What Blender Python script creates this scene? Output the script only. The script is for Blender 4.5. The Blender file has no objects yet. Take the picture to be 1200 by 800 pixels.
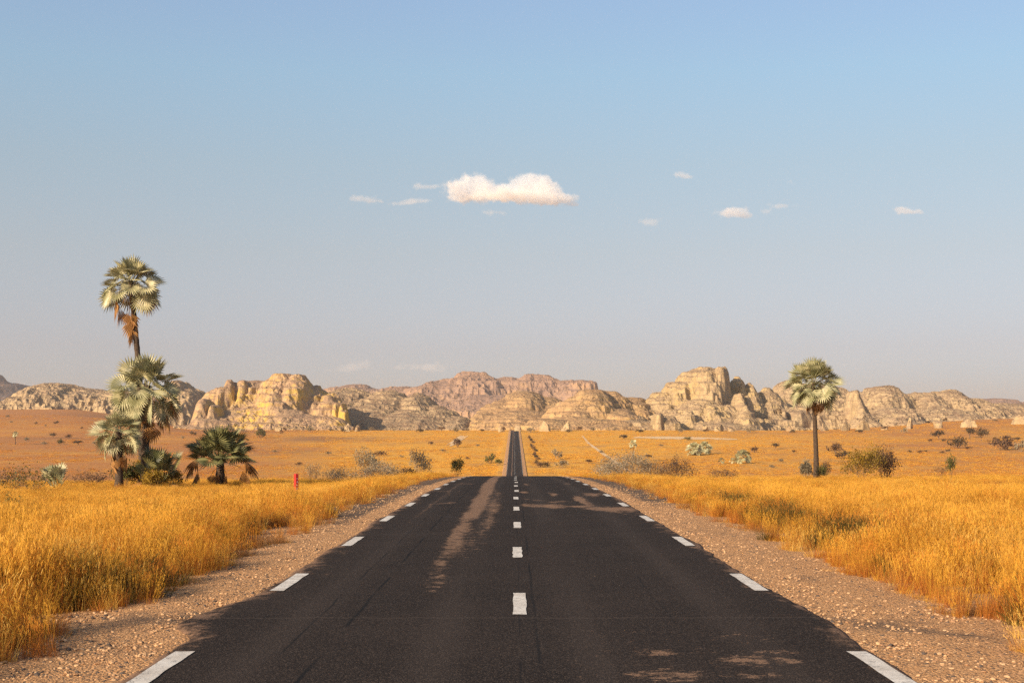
import bpy, math, random
import numpy as np
from mathutils import Vector, Matrix

R = math.radians
rng = np.random.default_rng(7)
random.seed(7)
scene = bpy.context.scene
COL = scene.collection

# ---------------------------------------------------------------- camera, sky, sun, exposure
F = 1667.0                       # focal length in photo pixels (1200 wide)
VX, VY, EYE = 603.0, 508.0, 1.9  # the point the lens axis meets, eye height
cam = bpy.data.cameras.new('camera')
cam.lens = 50.0; cam.sensor_width = 36.0; cam.sensor_fit = 'HORIZONTAL'
cam.shift_x = -(VX - 600) / 1200.0; cam.shift_y = (VY - 400) / 1200.0
cam.clip_start = 0.1; cam.clip_end = 60000
camo = bpy.data.objects.new('camera', cam); COL.objects.link(camo)
camo.location = (0, 0, EYE); camo.rotation_euler = (R(90), 0, 0)
scene.camera = camo

SUN_EL = R(22.0)
SUN_AZ = math.atan2(-0.68, -0.73)          # clockwise from +Y
sdir = Vector((math.sin(SUN_AZ) * math.cos(SUN_EL), math.cos(SUN_AZ) * math.cos(SUN_EL), math.sin(SUN_EL)))
world = bpy.data.worlds.new('World'); scene.world = world; world.use_nodes = True
wn = world.node_tree.nodes; wl = world.node_tree.links; wn.clear()
sky = wn.new('ShaderNodeTexSky'); sky.sky_type = 'NISHITA'; sky.sun_disc = False
sky.sun_elevation = SUN_EL; sky.sun_rotation = SUN_AZ % (2 * math.pi)
sky.altitude = 800; sky.air_density = 1.0; sky.dust_density = 2.2; sky.ozone_density = 1.0
bg = wn.new('ShaderNodeBackground'); bg.inputs['Strength'].default_value = 0.112
wo = wn.new('ShaderNodeOutputWorld')
tc = wn.new('ShaderNodeTexCoord'); sx = wn.new('ShaderNodeSeparateXYZ'); wl.new(tc.outputs['Generated'], sx.inputs[0])
mr = wn.new('ShaderNodeMapRange'); mr.inputs['From Max'].default_value = 0.4; wl.new(sx.outputs['Z'], mr.inputs['Value'])
cr = wn.new('ShaderNodeValToRGB'); wl.new(mr.outputs[0], cr.inputs[0])
for i, (e, c) in enumerate(((.04, (.585, .545, .67)), (.06, (.62, .535, .615)), (.125, (.775, .645, .605)), (.185, (.865, .775, .69)), (.245, (.93, .93, .85)), (.30, (1, .975, .95)))):
    el = cr.color_ramp.elements[i] if i < 2 else cr.color_ramp.elements.new(e / .4)
    el.position = e / .4; el.color = (*c, 1)
mu = wn.new('ShaderNodeMix'); mu.data_type = 'RGBA'; mu.blend_type = 'MULTIPLY'; mu.inputs[0].default_value = 1
wl.new(sky.outputs[0], mu.inputs[6]); wl.new(cr.outputs[0], mu.inputs[7])
mx = wn.new('ShaderNodeMapRange'); mx.inputs['From Min'].default_value = -.36; mx.inputs['From Max'].default_value = .36
mx.inputs['To Min'].default_value = 1.10; mx.inputs['To Max'].default_value = 0.99; wl.new(sx.outputs['X'], mx.inputs['Value'])
vm = wn.new('ShaderNodeVectorMath'); vm.operation = 'SCALE'; wl.new(mu.outputs[2], vm.inputs[0]); wl.new(mx.outputs[0], vm.inputs['Scale'])
wl.new(vm.outputs[0], bg.inputs[0]); wl.new(bg.outputs[0], wo.inputs[0])
sun = bpy.data.lights.new('sun', 'SUN'); sun.energy = 4.8; sun.angle = R(0.55); sun.color = (1.0, 0.82, 0.59)
suno = bpy.data.objects.new('sun', sun); COL.objects.link(suno)
suno.rotation_euler = sdir.to_track_quat('Z', 'Y').to_euler()
vs = scene.view_settings
vs.view_transform = 'Standard'; vs.look = 'None'; vs.gamma = 1.0; vs.use_curve_mapping = False
vs.exposure = 0.6
scene.render.engine = 'CYCLES'
cy = scene.cycles
cy.use_denoising = False; cy.use_adaptive_sampling = False
cy.max_bounces = 8; cy.diffuse_bounces = 3; cy.glossy_bounces = 2; cy.transmission_bounces = 3
cy.volume_bounces = 6; cy.transparent_max_bounces = 8
cy.volume_max_steps = 256

# ---------------------------------------------------------------- noise
def _hash(ix, iy, seed):
    h = (ix.astype(np.int64) * 374761393 + iy.astype(np.int64) * 668265263 + seed * 974634777) & 0xFFFFFFFF
    h = ((h ^ (h >> 13)) * 1274126177) & 0xFFFFFFFF
    h = ((h ^ (h >> 16)) * 2246822519) & 0xFFFFFFFF
    return ((h ^ (h >> 15)) & 0xFFFFFF) / float(0xFFFFFF)

def vnoise(x, y, seed=0):
    x = np.asarray(x, float); y = np.asarray(y, float)
    ix = np.floor(x); iy = np.floor(y); fx = x - ix; fy = y - iy
    ux = fx * fx * fx * (fx * (fx * 6 - 15) + 10); uy = fy * fy * fy * (fy * (fy * 6 - 15) + 10)
    a = _hash(ix, iy, seed); b = _hash(ix + 1, iy, seed); c = _hash(ix, iy + 1, seed); d = _hash(ix + 1, iy + 1, seed)
    return (a + (b - a) * ux + (c - a) * uy + (a - b - c + d) * ux * uy) * 2 - 1

def fbm(x, y, seed=0, octaves=4, gain=0.5):
    s = 0.0; a = 1.0; t = 0.0
    for o in range(octaves):
        s = s + a * vnoise(np.asarray(x) * 2 ** o + 17.3 * o, np.asarray(y) * 2 ** o - 9.1 * o, seed + o); t += a; a *= gain
    return s / t

def ridged(x, y, seed=0, octaves=3):
    s = 0.0; a = 1.0; t = 0.0
    for o in range(octaves):
        s = s + a * (1 - 2 * np.abs(vnoise(x * 2 ** o, y * 2 ** o, seed + o))); t += a; a *= 0.5
    return s / t

def worley(x, y, seed=0):
    ix = np.floor(x); iy = np.floor(y)
    f1 = np.full(x.shape, 9.0); f2 = np.full(x.shape, 9.0); cid = np.zeros(x.shape)
    for dx in (-1, 0, 1):
        for dy in (-1, 0, 1):
            px = ix + dx + _hash(ix + dx, iy + dy, seed); py = iy + dy + _hash(ix + dx, iy + dy, seed + 5)
            d = np.hypot(px - x, py - y); near = d < f1
            f2 = np.where(near, f1, np.minimum(f2, d)); cid = np.where(near, _hash(ix + dx, iy + dy, seed + 9), cid); f1 = np.where(near, d, f1)
    return f1, f2, cid

def sstep(a, b, x):
    t = np.clip((np.asarray(x, float) - a) / (b - a), 0, 1); return t * t * (3 - 2 * t)

# ---------------------------------------------------------------- lie of the land
def herm(x, x0, y0, m0, x1, y1, m1):
    h = x1 - x0; t = (x - x0) / h
    return (2*t**3-3*t**2+1)*y0 + (t**3-2*t**2+t)*h*m0 + (-2*t**3+3*t**2)*y1 + (t**3-t**2)*h*m1

def road_z(Y):
    Y = np.asarray(Y, float); K = 0.00019
    z = np.where(Y > 25, -K * (Y - 25) ** 2, 0.0)
    z = np.where(Y > 110, herm(Y, 110, -K*85**2, -2*K*85, 300, -18.5, 0.0), z)
    z = np.where(Y > 300, herm(Y, 300, -18.5, 0.0, 450, -15.03, 0.0284), z)
    z = np.where(Y > 450, -12.9 + 0.0284 * (Y - 525), z)
    z = np.where(Y > 1090, herm(Y, 1090, -12.9 + 0.0284*565, 0.0284, 1180, 4.6, 0.004), z)
    z = np.where(Y > 1180, 4.6 + 0.004 * np.minimum(Y - 1180, 600), z)
    return z

def ground(X, Y):
    X = np.asarray(X, float); Y = np.asarray(Y, float)
    z = road_z(Y)
    ax = np.abs(X)
    z = z - 0.10 * (1 - sstep(5.0, 6.5, ax))
    emb = np.where(X < 0, 0.60, 0.28) * sstep(4.8, 10.0, ax)
    z = z - emb
    u = X / np.maximum(Y, 50.0)
    rise = np.clip(Y - 950, 0, 1300)
    z = z + rise * (0.030 * sstep(0.205, 0.32, -u) + 0.019 * sstep(0.20, 0.34, u))
    far = sstep(150, 500, Y)
    z = z + sstep(6, 16, ax) * (0.16 * fbm(X / 9, Y / 9, 3, 3) + far * 1.0 * sstep(10, 60, ax) * fbm(X / 120, Y / 120, 5, 4))
    return z

def at(px, py, Y):
    return Vector(((px - VX) / F * Y, Y, EYE - (py - VY) / F * Y))

def hit(px, py, y0=430.0, y1=4000.0):
    Y = np.arange(y0, y1, 1.0); X = (px - VX) / F * Y
    d = ground(X, Y) - (EYE - (py - VY) / F * Y)
    k = np.argmax(d > 0) if (d > 0).any() else len(Y) - 1
    return Vector((X[k], Y[k], float(ground(X[k], Y[k]))))

# ---------------------------------------------------------------- object helpers
def tag(o, label=None, cat=None, group=None, kind=None):
    for k, v in (('label', label), ('category', cat), ('group', group), ('kind', kind)):
        if v: o[k] = v
    return o

def empty(name, loc=(0, 0, 0), rz=0.0):
    o = bpy.data.objects.new(name, None); COL.objects.link(o); o.location = loc; o.rotation_euler[2] = rz
    o.empty_display_size = 0.3
    return o

def link(name, me, mat=None, parent=None):
    o = bpy.data.objects.new(name, me)
    if mat: me.materials.append(mat)
    COL.objects.link(o); o.parent = parent
    return o

def copy_tree(o, parent=None):
    c = o.copy(); COL.objects.link(c); c.parent = parent
    for ch in list(o.children): copy_tree(ch, c)
    return c

def np_mesh(name, v, f, smooth=True):
    v = np.asarray(v, np.float32); f = np.asarray(f, np.int32); n = f.shape[1]
    me = bpy.data.meshes.new(name)
    me.vertices.add(len(v)); me.vertices.foreach_set('co', v.ravel())
    me.loops.add(f.size); me.loops.foreach_set('vertex_index', f.ravel())
    me.polygons.add(len(f)); me.polygons.foreach_set('loop_start', np.arange(0, f.size, n, dtype=np.int32))
    me.polygons.foreach_set('use_smooth', np.full(len(f), smooth))
    me.update(calc_edges=True); me.validate()
    return me

def grid_faces(nr, nc):
    i = np.arange(nr * nc).reshape(nr, nc)
    return np.stack([i[:-1, :-1], i[:-1, 1:], i[1:, 1:], i[1:, :-1]], -1).reshape(-1, 4)

def fattr(me, name, arr):
    a = me.attributes.new(name, 'FLOAT', 'POINT'); a.data.foreach_set('value', np.asarray(arr, np.float32).ravel())

class MB:
    """Collects quads/tris/tubes; build() makes one mesh."""
    def __init__(s): s.v = []; s.f = []
    def add(s, vs, fs):
        b = len(s.v); s.v.extend([tuple(p) for p in vs]); s.f.extend([tuple(i + b for i in q) for q in fs])
    def tube(s, pts, rad, n=6, cap=True):
        pts = [Vector(p) for p in pts]; rings = []
        b = len(s.v)
        for i, p in enumerate(pts):
            d = (pts[min(i+1, len(pts)-1)] - pts[max(i-1, 0)]).normalized()
            a = d.orthogonal().normalized() if abs(d.z) < 0.9 else Vector((1, 0, 0)).cross(d).normalized()
            c = d.cross(a)
            for k in range(n):
                t = 2 * math.pi * k / n
                s.v.append(tuple(p + (a * math.cos(t) + c * math.sin(t)) * rad[i]))
        for i in range(len(pts) - 1):
            for k in range(n):
                s.f.append((b+i*n+k, b+i*n+(k+1) % n, b+(i+1)*n+(k+1) % n, b+(i+1)*n+k))
        if cap:
            s.f.append(tuple(b + (len(pts)-1)*n + k for k in range(n)))
    def mesh(s, name, smooth=False):
        me = bpy.data.meshes.new(name); me.from_pydata(s.v, [], s.f)
        if smooth: me.polygons.foreach_set('use_smooth', [True] * len(me.polygons))
        me.update(); return me

# ---------------------------------------------------------------- material helpers
class Mat:
    def __init__(s, name, rough=0.9, spec=0.2):
        s.m = bpy.data.materials.new(name); s.m.use_nodes = True
        s.n = s.m.node_tree.nodes; s.l = s.m.node_tree.links
        s.b = s.n['Principled BSDF']; s.out = s.n['Material Output']
        s.b.inputs['Roughness'].default_value = rough
        s.b.inputs['Specular IOR Level'].default_value = spec
        s._pos = None
    def node(s, t, **kw):
        x = s.n.new(t)
        for k, v in kw.items(): setattr(x, k, v)
        return x
    def put(s, sock, val):
        if hasattr(val, 'links') or isinstance(val, bpy.types.NodeSocket): s.l.new(val, sock)
        elif isinstance(val, (tuple, list)):
            sock.default_value = tuple(val) + ((1.0,) if len(val) == 3 and sock.type == 'RGBA' else ())
        else: sock.default_value = val
    def pos(s):
        if s._pos is None: s._pos = s.node('ShaderNodeNewGeometry').outputs['Position']
        return s._pos
    def objc(s): return s.node('ShaderNodeTexCoord').outputs['Object']
    def scale(s, vec, sc):
        x = s.node('ShaderNodeVectorMath', operation='MULTIPLY'); s.put(x.inputs[0], vec); x.inputs[1].default_value = sc; return x.outputs[0]
    def noise(s, vec, scale, detail=4, rough=0.55, dist=0.0):
        x = s.node('ShaderNodeTexNoise'); s.put(x.inputs['Vector'], vec); x.inputs['Scale'].default_value = scale
        x.inputs['Detail'].default_value = detail; x.inputs['Roughness'].default_value = rough; x.inputs['Distortion'].default_value = dist
        return x.outputs['Fac']
    def ramp(s, fac, a, b, lo=0.0, hi=1.0):
        x = s.node('ShaderNodeMapRange', interpolation_type='SMOOTHSTEP'); s.put(x.inputs['Value'], fac)
        x.inputs['From Min'].default_value = a; x.inputs['From Max'].default_value = b
        x.inputs['To Min'].default_value = lo; x.inputs['To Max'].default_value = hi
        return x.outputs[0]
    def math(s, op, a, b=0.0, c=0.0):
        x = s.node('ShaderNodeMath', operation=op)
        for i, v in enumerate((a, b, c)): s.put(x.inputs[i], v)
        return x.outputs[0]
    def mix(s, fac, a, b, mode='MIX'):
        x = s.node('ShaderNodeMix', data_type='RGBA', blend_type=mode)
        s.put(x.inputs[0], fac); s.put(x.inputs[6], a); s.put(x.inputs[7], b); return x.outputs[2]
    def attr(s, name): return s.node('ShaderNodeAttribute', attribute_name=name).outputs['Fac']
    def xyz(s, vec):
        x = s.node('ShaderNodeSeparateXYZ'); s.put(x.inputs[0], vec); return x.outputs
    def bump(s, h, strength=0.5, dist=0.05):
        x = s.node('ShaderNodeBump'); s.put(x.inputs['Height'], h); x.inputs['Strength'].default_value = strength; x.inputs['Distance'].default_value = dist
        s.l.new(x.outputs[0], s.b.inputs['Normal'])
    def color(s, c): s.put(s.b.inputs['Base Color'], c)
    def translucent(s, col, fac):
        t = s.node('ShaderNodeBsdfTranslucent'); s.put(t.inputs[0], col)
        mx = s.node('ShaderNodeMixShader'); mx.inputs[0].default_value = fac
        s.l.new(s.b.outputs[0], mx.inputs[1]); s.l.new(t.outputs[0], mx.inputs[2]); s.l.new(mx.outputs[0], s.out.inputs['Surface'])

def leaf_mat(name, c1, c2, trans=0.25, scale=3.0, rough=0.6, spec=0.3, rand=0.35, isl_w=0.25):
    m = Mat(name, rough, spec)
    r = m.node('ShaderNodeObjectInfo').outputs['Random']
    n = m.noise(m.pos(), scale, 3)
    isl = m.node('ShaderNodeNewGeometry').outputs['Random Per Island']
    k = m.math('ADD', m.math('MULTIPLY', m.ramp(n, 0.3, 0.7), 0.45), m.math('ADD', m.math('MULTIPLY', r, rand), m.math('MULTIPLY', isl, isl_w)))
    c = m.mix(m.ramp(k, 0.15, 0.9), c1, c2)
    m.color(c); m.translucent(c, trans)
    return m.m

# soil / dry grass seen from afar
def terrain_mat():
    m = Mat('savanna_ground', 0.95, 0.1); p = m.pos()
    big = m.noise(p, 0.006, 4, 0.6); mid = m.noise(p, 0.035, 5, 0.65); fine = m.noise(p, 0.35, 4, 0.7); tiny = m.noise(p, 2.2, 3, 0.7)
    gold = m.attr('gold')
    k = m.math('ADD', m.math('MULTIPLY', big, 0.65), m.math('ADD', m.math('MULTIPLY', mid, 0.75), m.math('MULTIPLY', fine, 0.25)))
    k = m.math('ADD', k, m.math('MULTIPLY', m.math('SUBTRACT', gold, 0.5), 0.55))
    c = m.mix(m.ramp(k, 0.55, 1.05), (0.42, 0.180, 0.058), (0.68, 0.335, 0.050))
    c = m.mix(m.ramp(m.math('ADD', m.math('MULTIPLY', mid, 0.6), m.math('MULTIPLY', fine, 0.4)), 0.50, 0.62, 0, 0.6), c, (0.27, 0.14, 0.075))
    c = m.mix(m.ramp(m.math('ADD', m.math('MULTIPLY', fine, 0.5), m.math('MULTIPLY', tiny, 0.5)), 0.55, 0.72, 0, 0.45), c, (0.15, 0.085, 0.035))
    soil = m.mix(m.ramp(tiny, 0.35, 0.65), (0.24, 0.14, 0.075), (0.36, 0.21, 0.11))
    c = m.mix(m.attr('soil'), c, soil)
    c = m.mix(m.attr('burnt'), c, (0.20, 0.105, 0.07))
    m.color(c); m.bump(m.math('ADD', fine, m.math('MULTIPLY', tiny, 0.3)), 0.6, 0.5)
    return m.m

def sand_mat(name, a, b):
    m = Mat(name, 0.95, 0.1); p = m.pos()
    m.color(m.mix(m.ramp(m.noise(p, 0.7, 5, 0.7), 0.35, 0.65), a, b)); m.bump(m.noise(p, 3, 4), 0.5, 0.2)
    return m.m

def gravel_mat():
    m = Mat('gravel', 0.95, 0.15); p = m.pos()
    v = m.node('ShaderNodeTexVoronoi'); m.put(v.inputs['Vector'], p); v.inputs['Scale'].default_value = 38
    v2 = m.node('ShaderNodeTexVoronoi'); m.put(v2.inputs['Vector'], p); v2.inputs['Scale'].default_value = 90
    big = m.noise(p, 0.9, 5, 0.65); sm = m.noise(p, 14, 4, 0.7)
    sep = m.node('ShaderNodeSeparateColor'); m.l.new(v.outputs['Color'], sep.inputs[0])
    c = m.mix(sep.outputs[0], (0.40, 0.200, 0.085), (0.72, 0.405, 0.19))
    c = m.mix(m.ramp(sm, 0.45, 0.7), c, (0.54, 0.275, 0.115))
    c = m.mix(m.ramp(sep.outputs[1], 0.84, 0.92, 0, 0.8), c, (0.10, 0.075, 0.06))
    dk = m.math('MULTIPLY', m.ramp(big, 0.48, 0.62), m.attr('dark'))
    dk = m.math('MAXIMUM', dk, m.math('MULTIPLY', m.attr('dark'), m.ramp(m.attr('dark'), 0.6, 1.0)))
    c = m.mix(m.math('MULTIPLY', dk, 0.85), c, (0.085, 0.066, 0.054))
    m.color(c)
    h = m.math('ADD', m.math('MULTIPLY', v.outputs['Distance'], -1.0), m.math('MULTIPLY', v2.outputs['Distance'], -0.4))
    m.bump(h, 0.9, 0.03)
    return m.m

def asphalt_mat():
    m = Mat('asphalt', 0.95, 0.12); p = m.pos(); o = m.xyz(p)
    agg = m.node('ShaderNodeTexVoronoi'); m.put(agg.inputs['Vector'], p); agg.inputs['Scale'].default_value = 85
    sep = m.node('ShaderNodeSeparateColor'); m.l.new(agg.outputs['Color'], sep.inputs[0])
    n1 = m.noise(p, 0.5, 5, 0.6); n2 = m.noise(p, 30, 3, 0.7); lane = m.noise(m.scale(p, (1.6, 0.06, 1)), 1.0, 4, 0.6)
    c = m.mix(m.ramp(n1, 0.3, 0.7), (0.0142, 0.0094, 0.0072), (0.0225, 0.0152, 0.0118))
    trk = m.math('ABSOLUTE', m.math('SUBTRACT', m.math('ABSOLUTE', m.math('SUBTRACT', m.math('ABSOLUTE', o[0]), 1.45)), 0.75))
    c = m.mix(m.math('MULTIPLY', m.ramp(trk, 0.05, 0.38, 1, 0), m.ramp(lane, 0.35, 0.65, 0.15, 0.7)), c, (0.040, 0.029, 0.0235))
    c = m.mix(m.ramp(sep.outputs[0], 0.60, 0.98, 0, 0.75), c, (0.095, 0.068, 0.052))
    c = m.mix(m.ramp(n2, 0.3, 0.5, 0.35, 0), c, (0.012, 0.011, 0.011))
    # longitudinal seams and a few cracks (dark tar lines)
    w = m.noise(m.scale(p, (0, 0.5, 0)), 1.0, 5, 0.7)
    for x0, amp, wd, a in ((0.21, 0.06, 0.010, 0.8), (0.05, .03, .006, .5), (-1.66, 0.10, 0.012, 0.9), (-2.03, 0.12, 0.008, 0.7), (1.62, 0.20, 0.007, 0.5)):
        dx = m.math('ABSOLUTE', m.math('SUBTRACT', m.math('SUBTRACT', o[0], x0), m.math('MULTIPLY', m.math('SUBTRACT', w, 0.5), amp)))
        brk = m.ramp(m.noise(m.scale(p, (0.0, 0.16, 0.0)), 1.0 + abs(x0), 2), 0.40, 0.55)
        ln = m.math('MULTIPLY', m.ramp(dx, wd * 0.7, wd * 2.2, a, 0), brk)
        c = m.mix(ln, c, (0.008, 0.007, 0.007))
    w2 = m.noise(m.scale(p, (0.6, 0, 0)), 1.0, 5, 0.7)
    for y0, a in ((14.7, 0.45), (27.0, 0.35)):
        dy = m.math('ABSOLUTE', m.math('SUBTRACT', m.math('SUBTRACT', o[1], y0), m.math('MULTIPLY', m.math('SUBTRACT', w2, 0.5), 0.5)))
        c = m.mix(m.ramp(dy, 0.01, 0.05, a, 0), c, (0.075, 0.055, 0.043))
    # red sand lying on the tar in streaks; the grain breaks the edge
    g1 = m.noise(m.scale(p, (5, 2.2, 1)), 1.0, 6, 0.8); g2 = m.noise(p, 26, 3, 0.8); g3 = m.noise(m.scale(p, (4.5, 4.5, 1)), 1.0, 6, 0.85)
    st = m.attr('stain'); br = m.attr('broken')
    g1 = m.ramp(g1, .28, .72); g3 = m.ramp(g3, .28, .72)
    grain = m.math('ADD', m.math('MULTIPLY', g1, 0.45), m.math('ADD', m.math('MULTIPLY', g2, 0.30), m.math('MULTIPLY', g3, 0.25)))
    cov = m.ramp(m.math('SUBTRACT', st, m.math('SUBTRACT', 1.06, grain)), -0.16, 0.20)
    grain2 = m.math('ADD', m.math('MULTIPLY', g3, 0.55), m.math('MULTIPLY', g2, 0.45))
    cov2 = m.ramp(m.math('SUBTRACT', br, m.math('SUBTRACT', 1.0, grain2)), -0.05, 0.07)
    cov = m.math('MAXIMUM', cov, cov2)
    sandc = m.mix(m.ramp(g2, 0.3, 0.7), (0.20, 0.115, 0.070), (0.31, 0.185, 0.115))
    c = m.mix(m.math('MULTIPLY', cov, 0.78), c, sandc)
    m.color(c)
    m.bump(m.math('ADD', m.math('MULTIPLY', agg.outputs['Distance'], -1.0), n2), 0.55, 0.012)
    return m.m

def paint_mat():
    m = Mat('road_paint', 0.7, 0.3); p = m.pos()
    n = m.noise(p, 9, 5, 0.75); f = m.noise(p, 60, 2, 0.7)
    wear = m.ramp(m.math('ADD', m.math('MULTIPLY', n, 0.6), m.math('MULTIPLY', f, 0.4)), 0.50, 0.64, 0, 0.8)
    c = m.mix(m.ramp(m.noise(p, 3, 4), 0.3, 0.7), (0.54, 0.48, 0.41), (0.70, 0.65, 0.58))
    m.color(m.mix(wear, c, (0.10, 0.085, 0.075))); m.bump(f, 0.4, 0.01)
    return m.m

def rock_mat(name, sc=1.0, yellow=1.0, cols=None, dirt=0.6):
    m = Mat(name, 0.92, 0.15); p = m.scale(m.pos(), (1/sc, 1/sc, 1/sc))
    nz = m.xyz(m.node('ShaderNodeNewGeometry').outputs['Normal'])[2]
    a, b, y = cols or ((0.45, 0.305, 0.175), (0.29, 0.175, 0.115), (0.48, 0.30, 0.075))
    big = m.noise(p, 0.03, 5, 0.6); mid = m.noise(p, 0.14, 5, 0.65); fin = m.noise(p, 0.6, 5, 0.7)
    str_ = m.noise(m.scale(p, (0.02, 0.02, 0.55)), 1.0, 4, 0.7)
    vert = m.noise(m.scale(p, (0.30, 0.30, 0.018)), 1.0, 4, 0.65)
    c = m.mix(m.ramp(m.math('ADD', m.math('MULTIPLY', mid, 0.5), m.math('MULTIPLY', str_, 0.5)), 0.38, 0.62), b, a)
    steep = m.ramp(nz, 0.35, 0.72, 1, 0)
    c = m.mix(m.math('MULTIPLY', m.math('MULTIPLY', steep, m.ramp(big, 0.40, 0.60)), 0.85 * yellow), c, y)
    c = m.mix(m.math('MULTIPLY', steep, m.ramp(vert, 0.52, 0.68, 0, 0.55)), c, (0.17, 0.135, 0.105))
    # scrub and soil caught on the ledges
    led = m.math('MULTIPLY', m.ramp(nz, 0.50, 0.85), m.ramp(m.math('ADD', m.math('MULTIPLY', mid, 0.45), m.math('MULTIPLY', fin, 0.55)), 0.44, 0.56))
    c = m.mix(m.math('MULTIPLY', led, dirt), c, (0.17, 0.095, 0.062))
    scrub = m.ramp(m.math('ADD', m.math('MULTIPLY', m.noise(p, 0.30, 3, 0.75), .65), m.math('MULTIPLY', m.noise(p, 0.05, 3), .35)), 0.545, 0.60)
    c = m.mix(m.math('MULTIPLY', m.math('MULTIPLY', scrub, m.ramp(nz, 0.25, 0.5)), dirt), c, (0.085, 0.055, 0.035))
    m.color(c)
    m.bump(m.math('ADD', m.math('MULTIPLY', fin, 1.0), m.math('MULTIPLY', mid, 1.2)), 0.8, 1.2 * sc)
    return m.m

def simple_mat(name, a, b, scale=4.0, rough=0.85, spec=0.2, bump=0.0, stretch=(1, 1, 1)):
    m = Mat(name, rough, spec); p = m.scale(m.objc(), stretch); n = m.noise(p, scale, 5, 0.65)
    m.color(m.mix(m.ramp(n, 0.3, 0.7), a, b))
    if bump: m.bump(n, 0.7, bump)
    return m.m

# ---------------------------------------------------------------- ground sheet
def build_ground():
    ys = np.concatenate([np.arange(-160, -12, 8.0), np.arange(-12, 130, 1.0), np.arange(130, 480, 7.0), np.arange(480, 1300, 4.0),
                         np.arange(1300, 2600, 14.0), np.geomspace(2600, 15500, 26)])
    u = np.linspace(-1, 1, 301); s = np.sign(u) * np.abs(u) ** 1.9
    half = np.where(ys < 60, 120 + 0 * ys, 120 + 0.98 * (ys - 60))
    X = s[None, :] * half[:, None]; Y = np.repeat(ys[:, None], len(u), 1)
    Z = ground(X, Y)
    me = np_mesh('ground', np.stack([X, Y, Z], -1).reshape(-1, 3), grid_faces(len(ys), len(u)))
    uu = X / np.maximum(Y, 40)
    gold = 0.55 + 0.35 * (1 - sstep(0.05, 0.16, np.abs(uu))) - 0.35 * sstep(0.10, 0.22, -uu) - 0.18 * sstep(0.2, 0.3, uu) + 0.25 * fbm(X / 60, Y / 90, 8, 3)
    gold = gold - 0.2 * sstep(900, 1300, Y)
    fattr(me, 'gold', np.clip(gold, 0, 1))
    fattr(me, 'soil', 1 - sstep(100, 125, Y))
    px = VX + F * uu
    burnt = np.zeros_like(X)
    for cx, w, y0, y1, a in ((395, 62, 900, 1010, .75), (345, 70, 700, 760, .45), (130, 90, 1450, 1650, .35), (60, 60, 930, 960, .5), (230, 120, 1120, 1165, .4)):
        burnt = np.maximum(burnt, a * np.exp(-((px - cx) / w) ** 4) * sstep(y0 - 15, y0 + 5, Y) * (1 - sstep(y1 - 5, y1 + 15, Y)) * np.clip(0.7 + 0.8 * fbm(X / 20, Y / 20, 31, 3), 0, 1))
    fattr(me, 'burnt', burnt)
    tag(link('ground', me, terrain_mat()), 'dry orange savanna ground rolling away to the rocks', 'ground', kind='structure')
build_ground()

# ---------------------------------------------------------------- road
def edge_l(Y): return -3.08 + 0.17 * fbm(Y / 2.6, Y * 0, 41, 7, .75) - 0.34 * np.clip((17.6 - Y) / 3.3, 0, 1) ** 1.3 * sstep(13.2, 14.3, Y)
def edge_r(Y): return 3.18 + 0.12 * fbm(Y / 2.4, Y * 0 + 5, 43, 7, .75) + 0.12 * np.clip((18.0 - Y) / 3.4, 0, 1) * sstep(12.4, 14.6, Y)
def lift(Y): return 0.22 * sstep(300, 500, Y)

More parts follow.
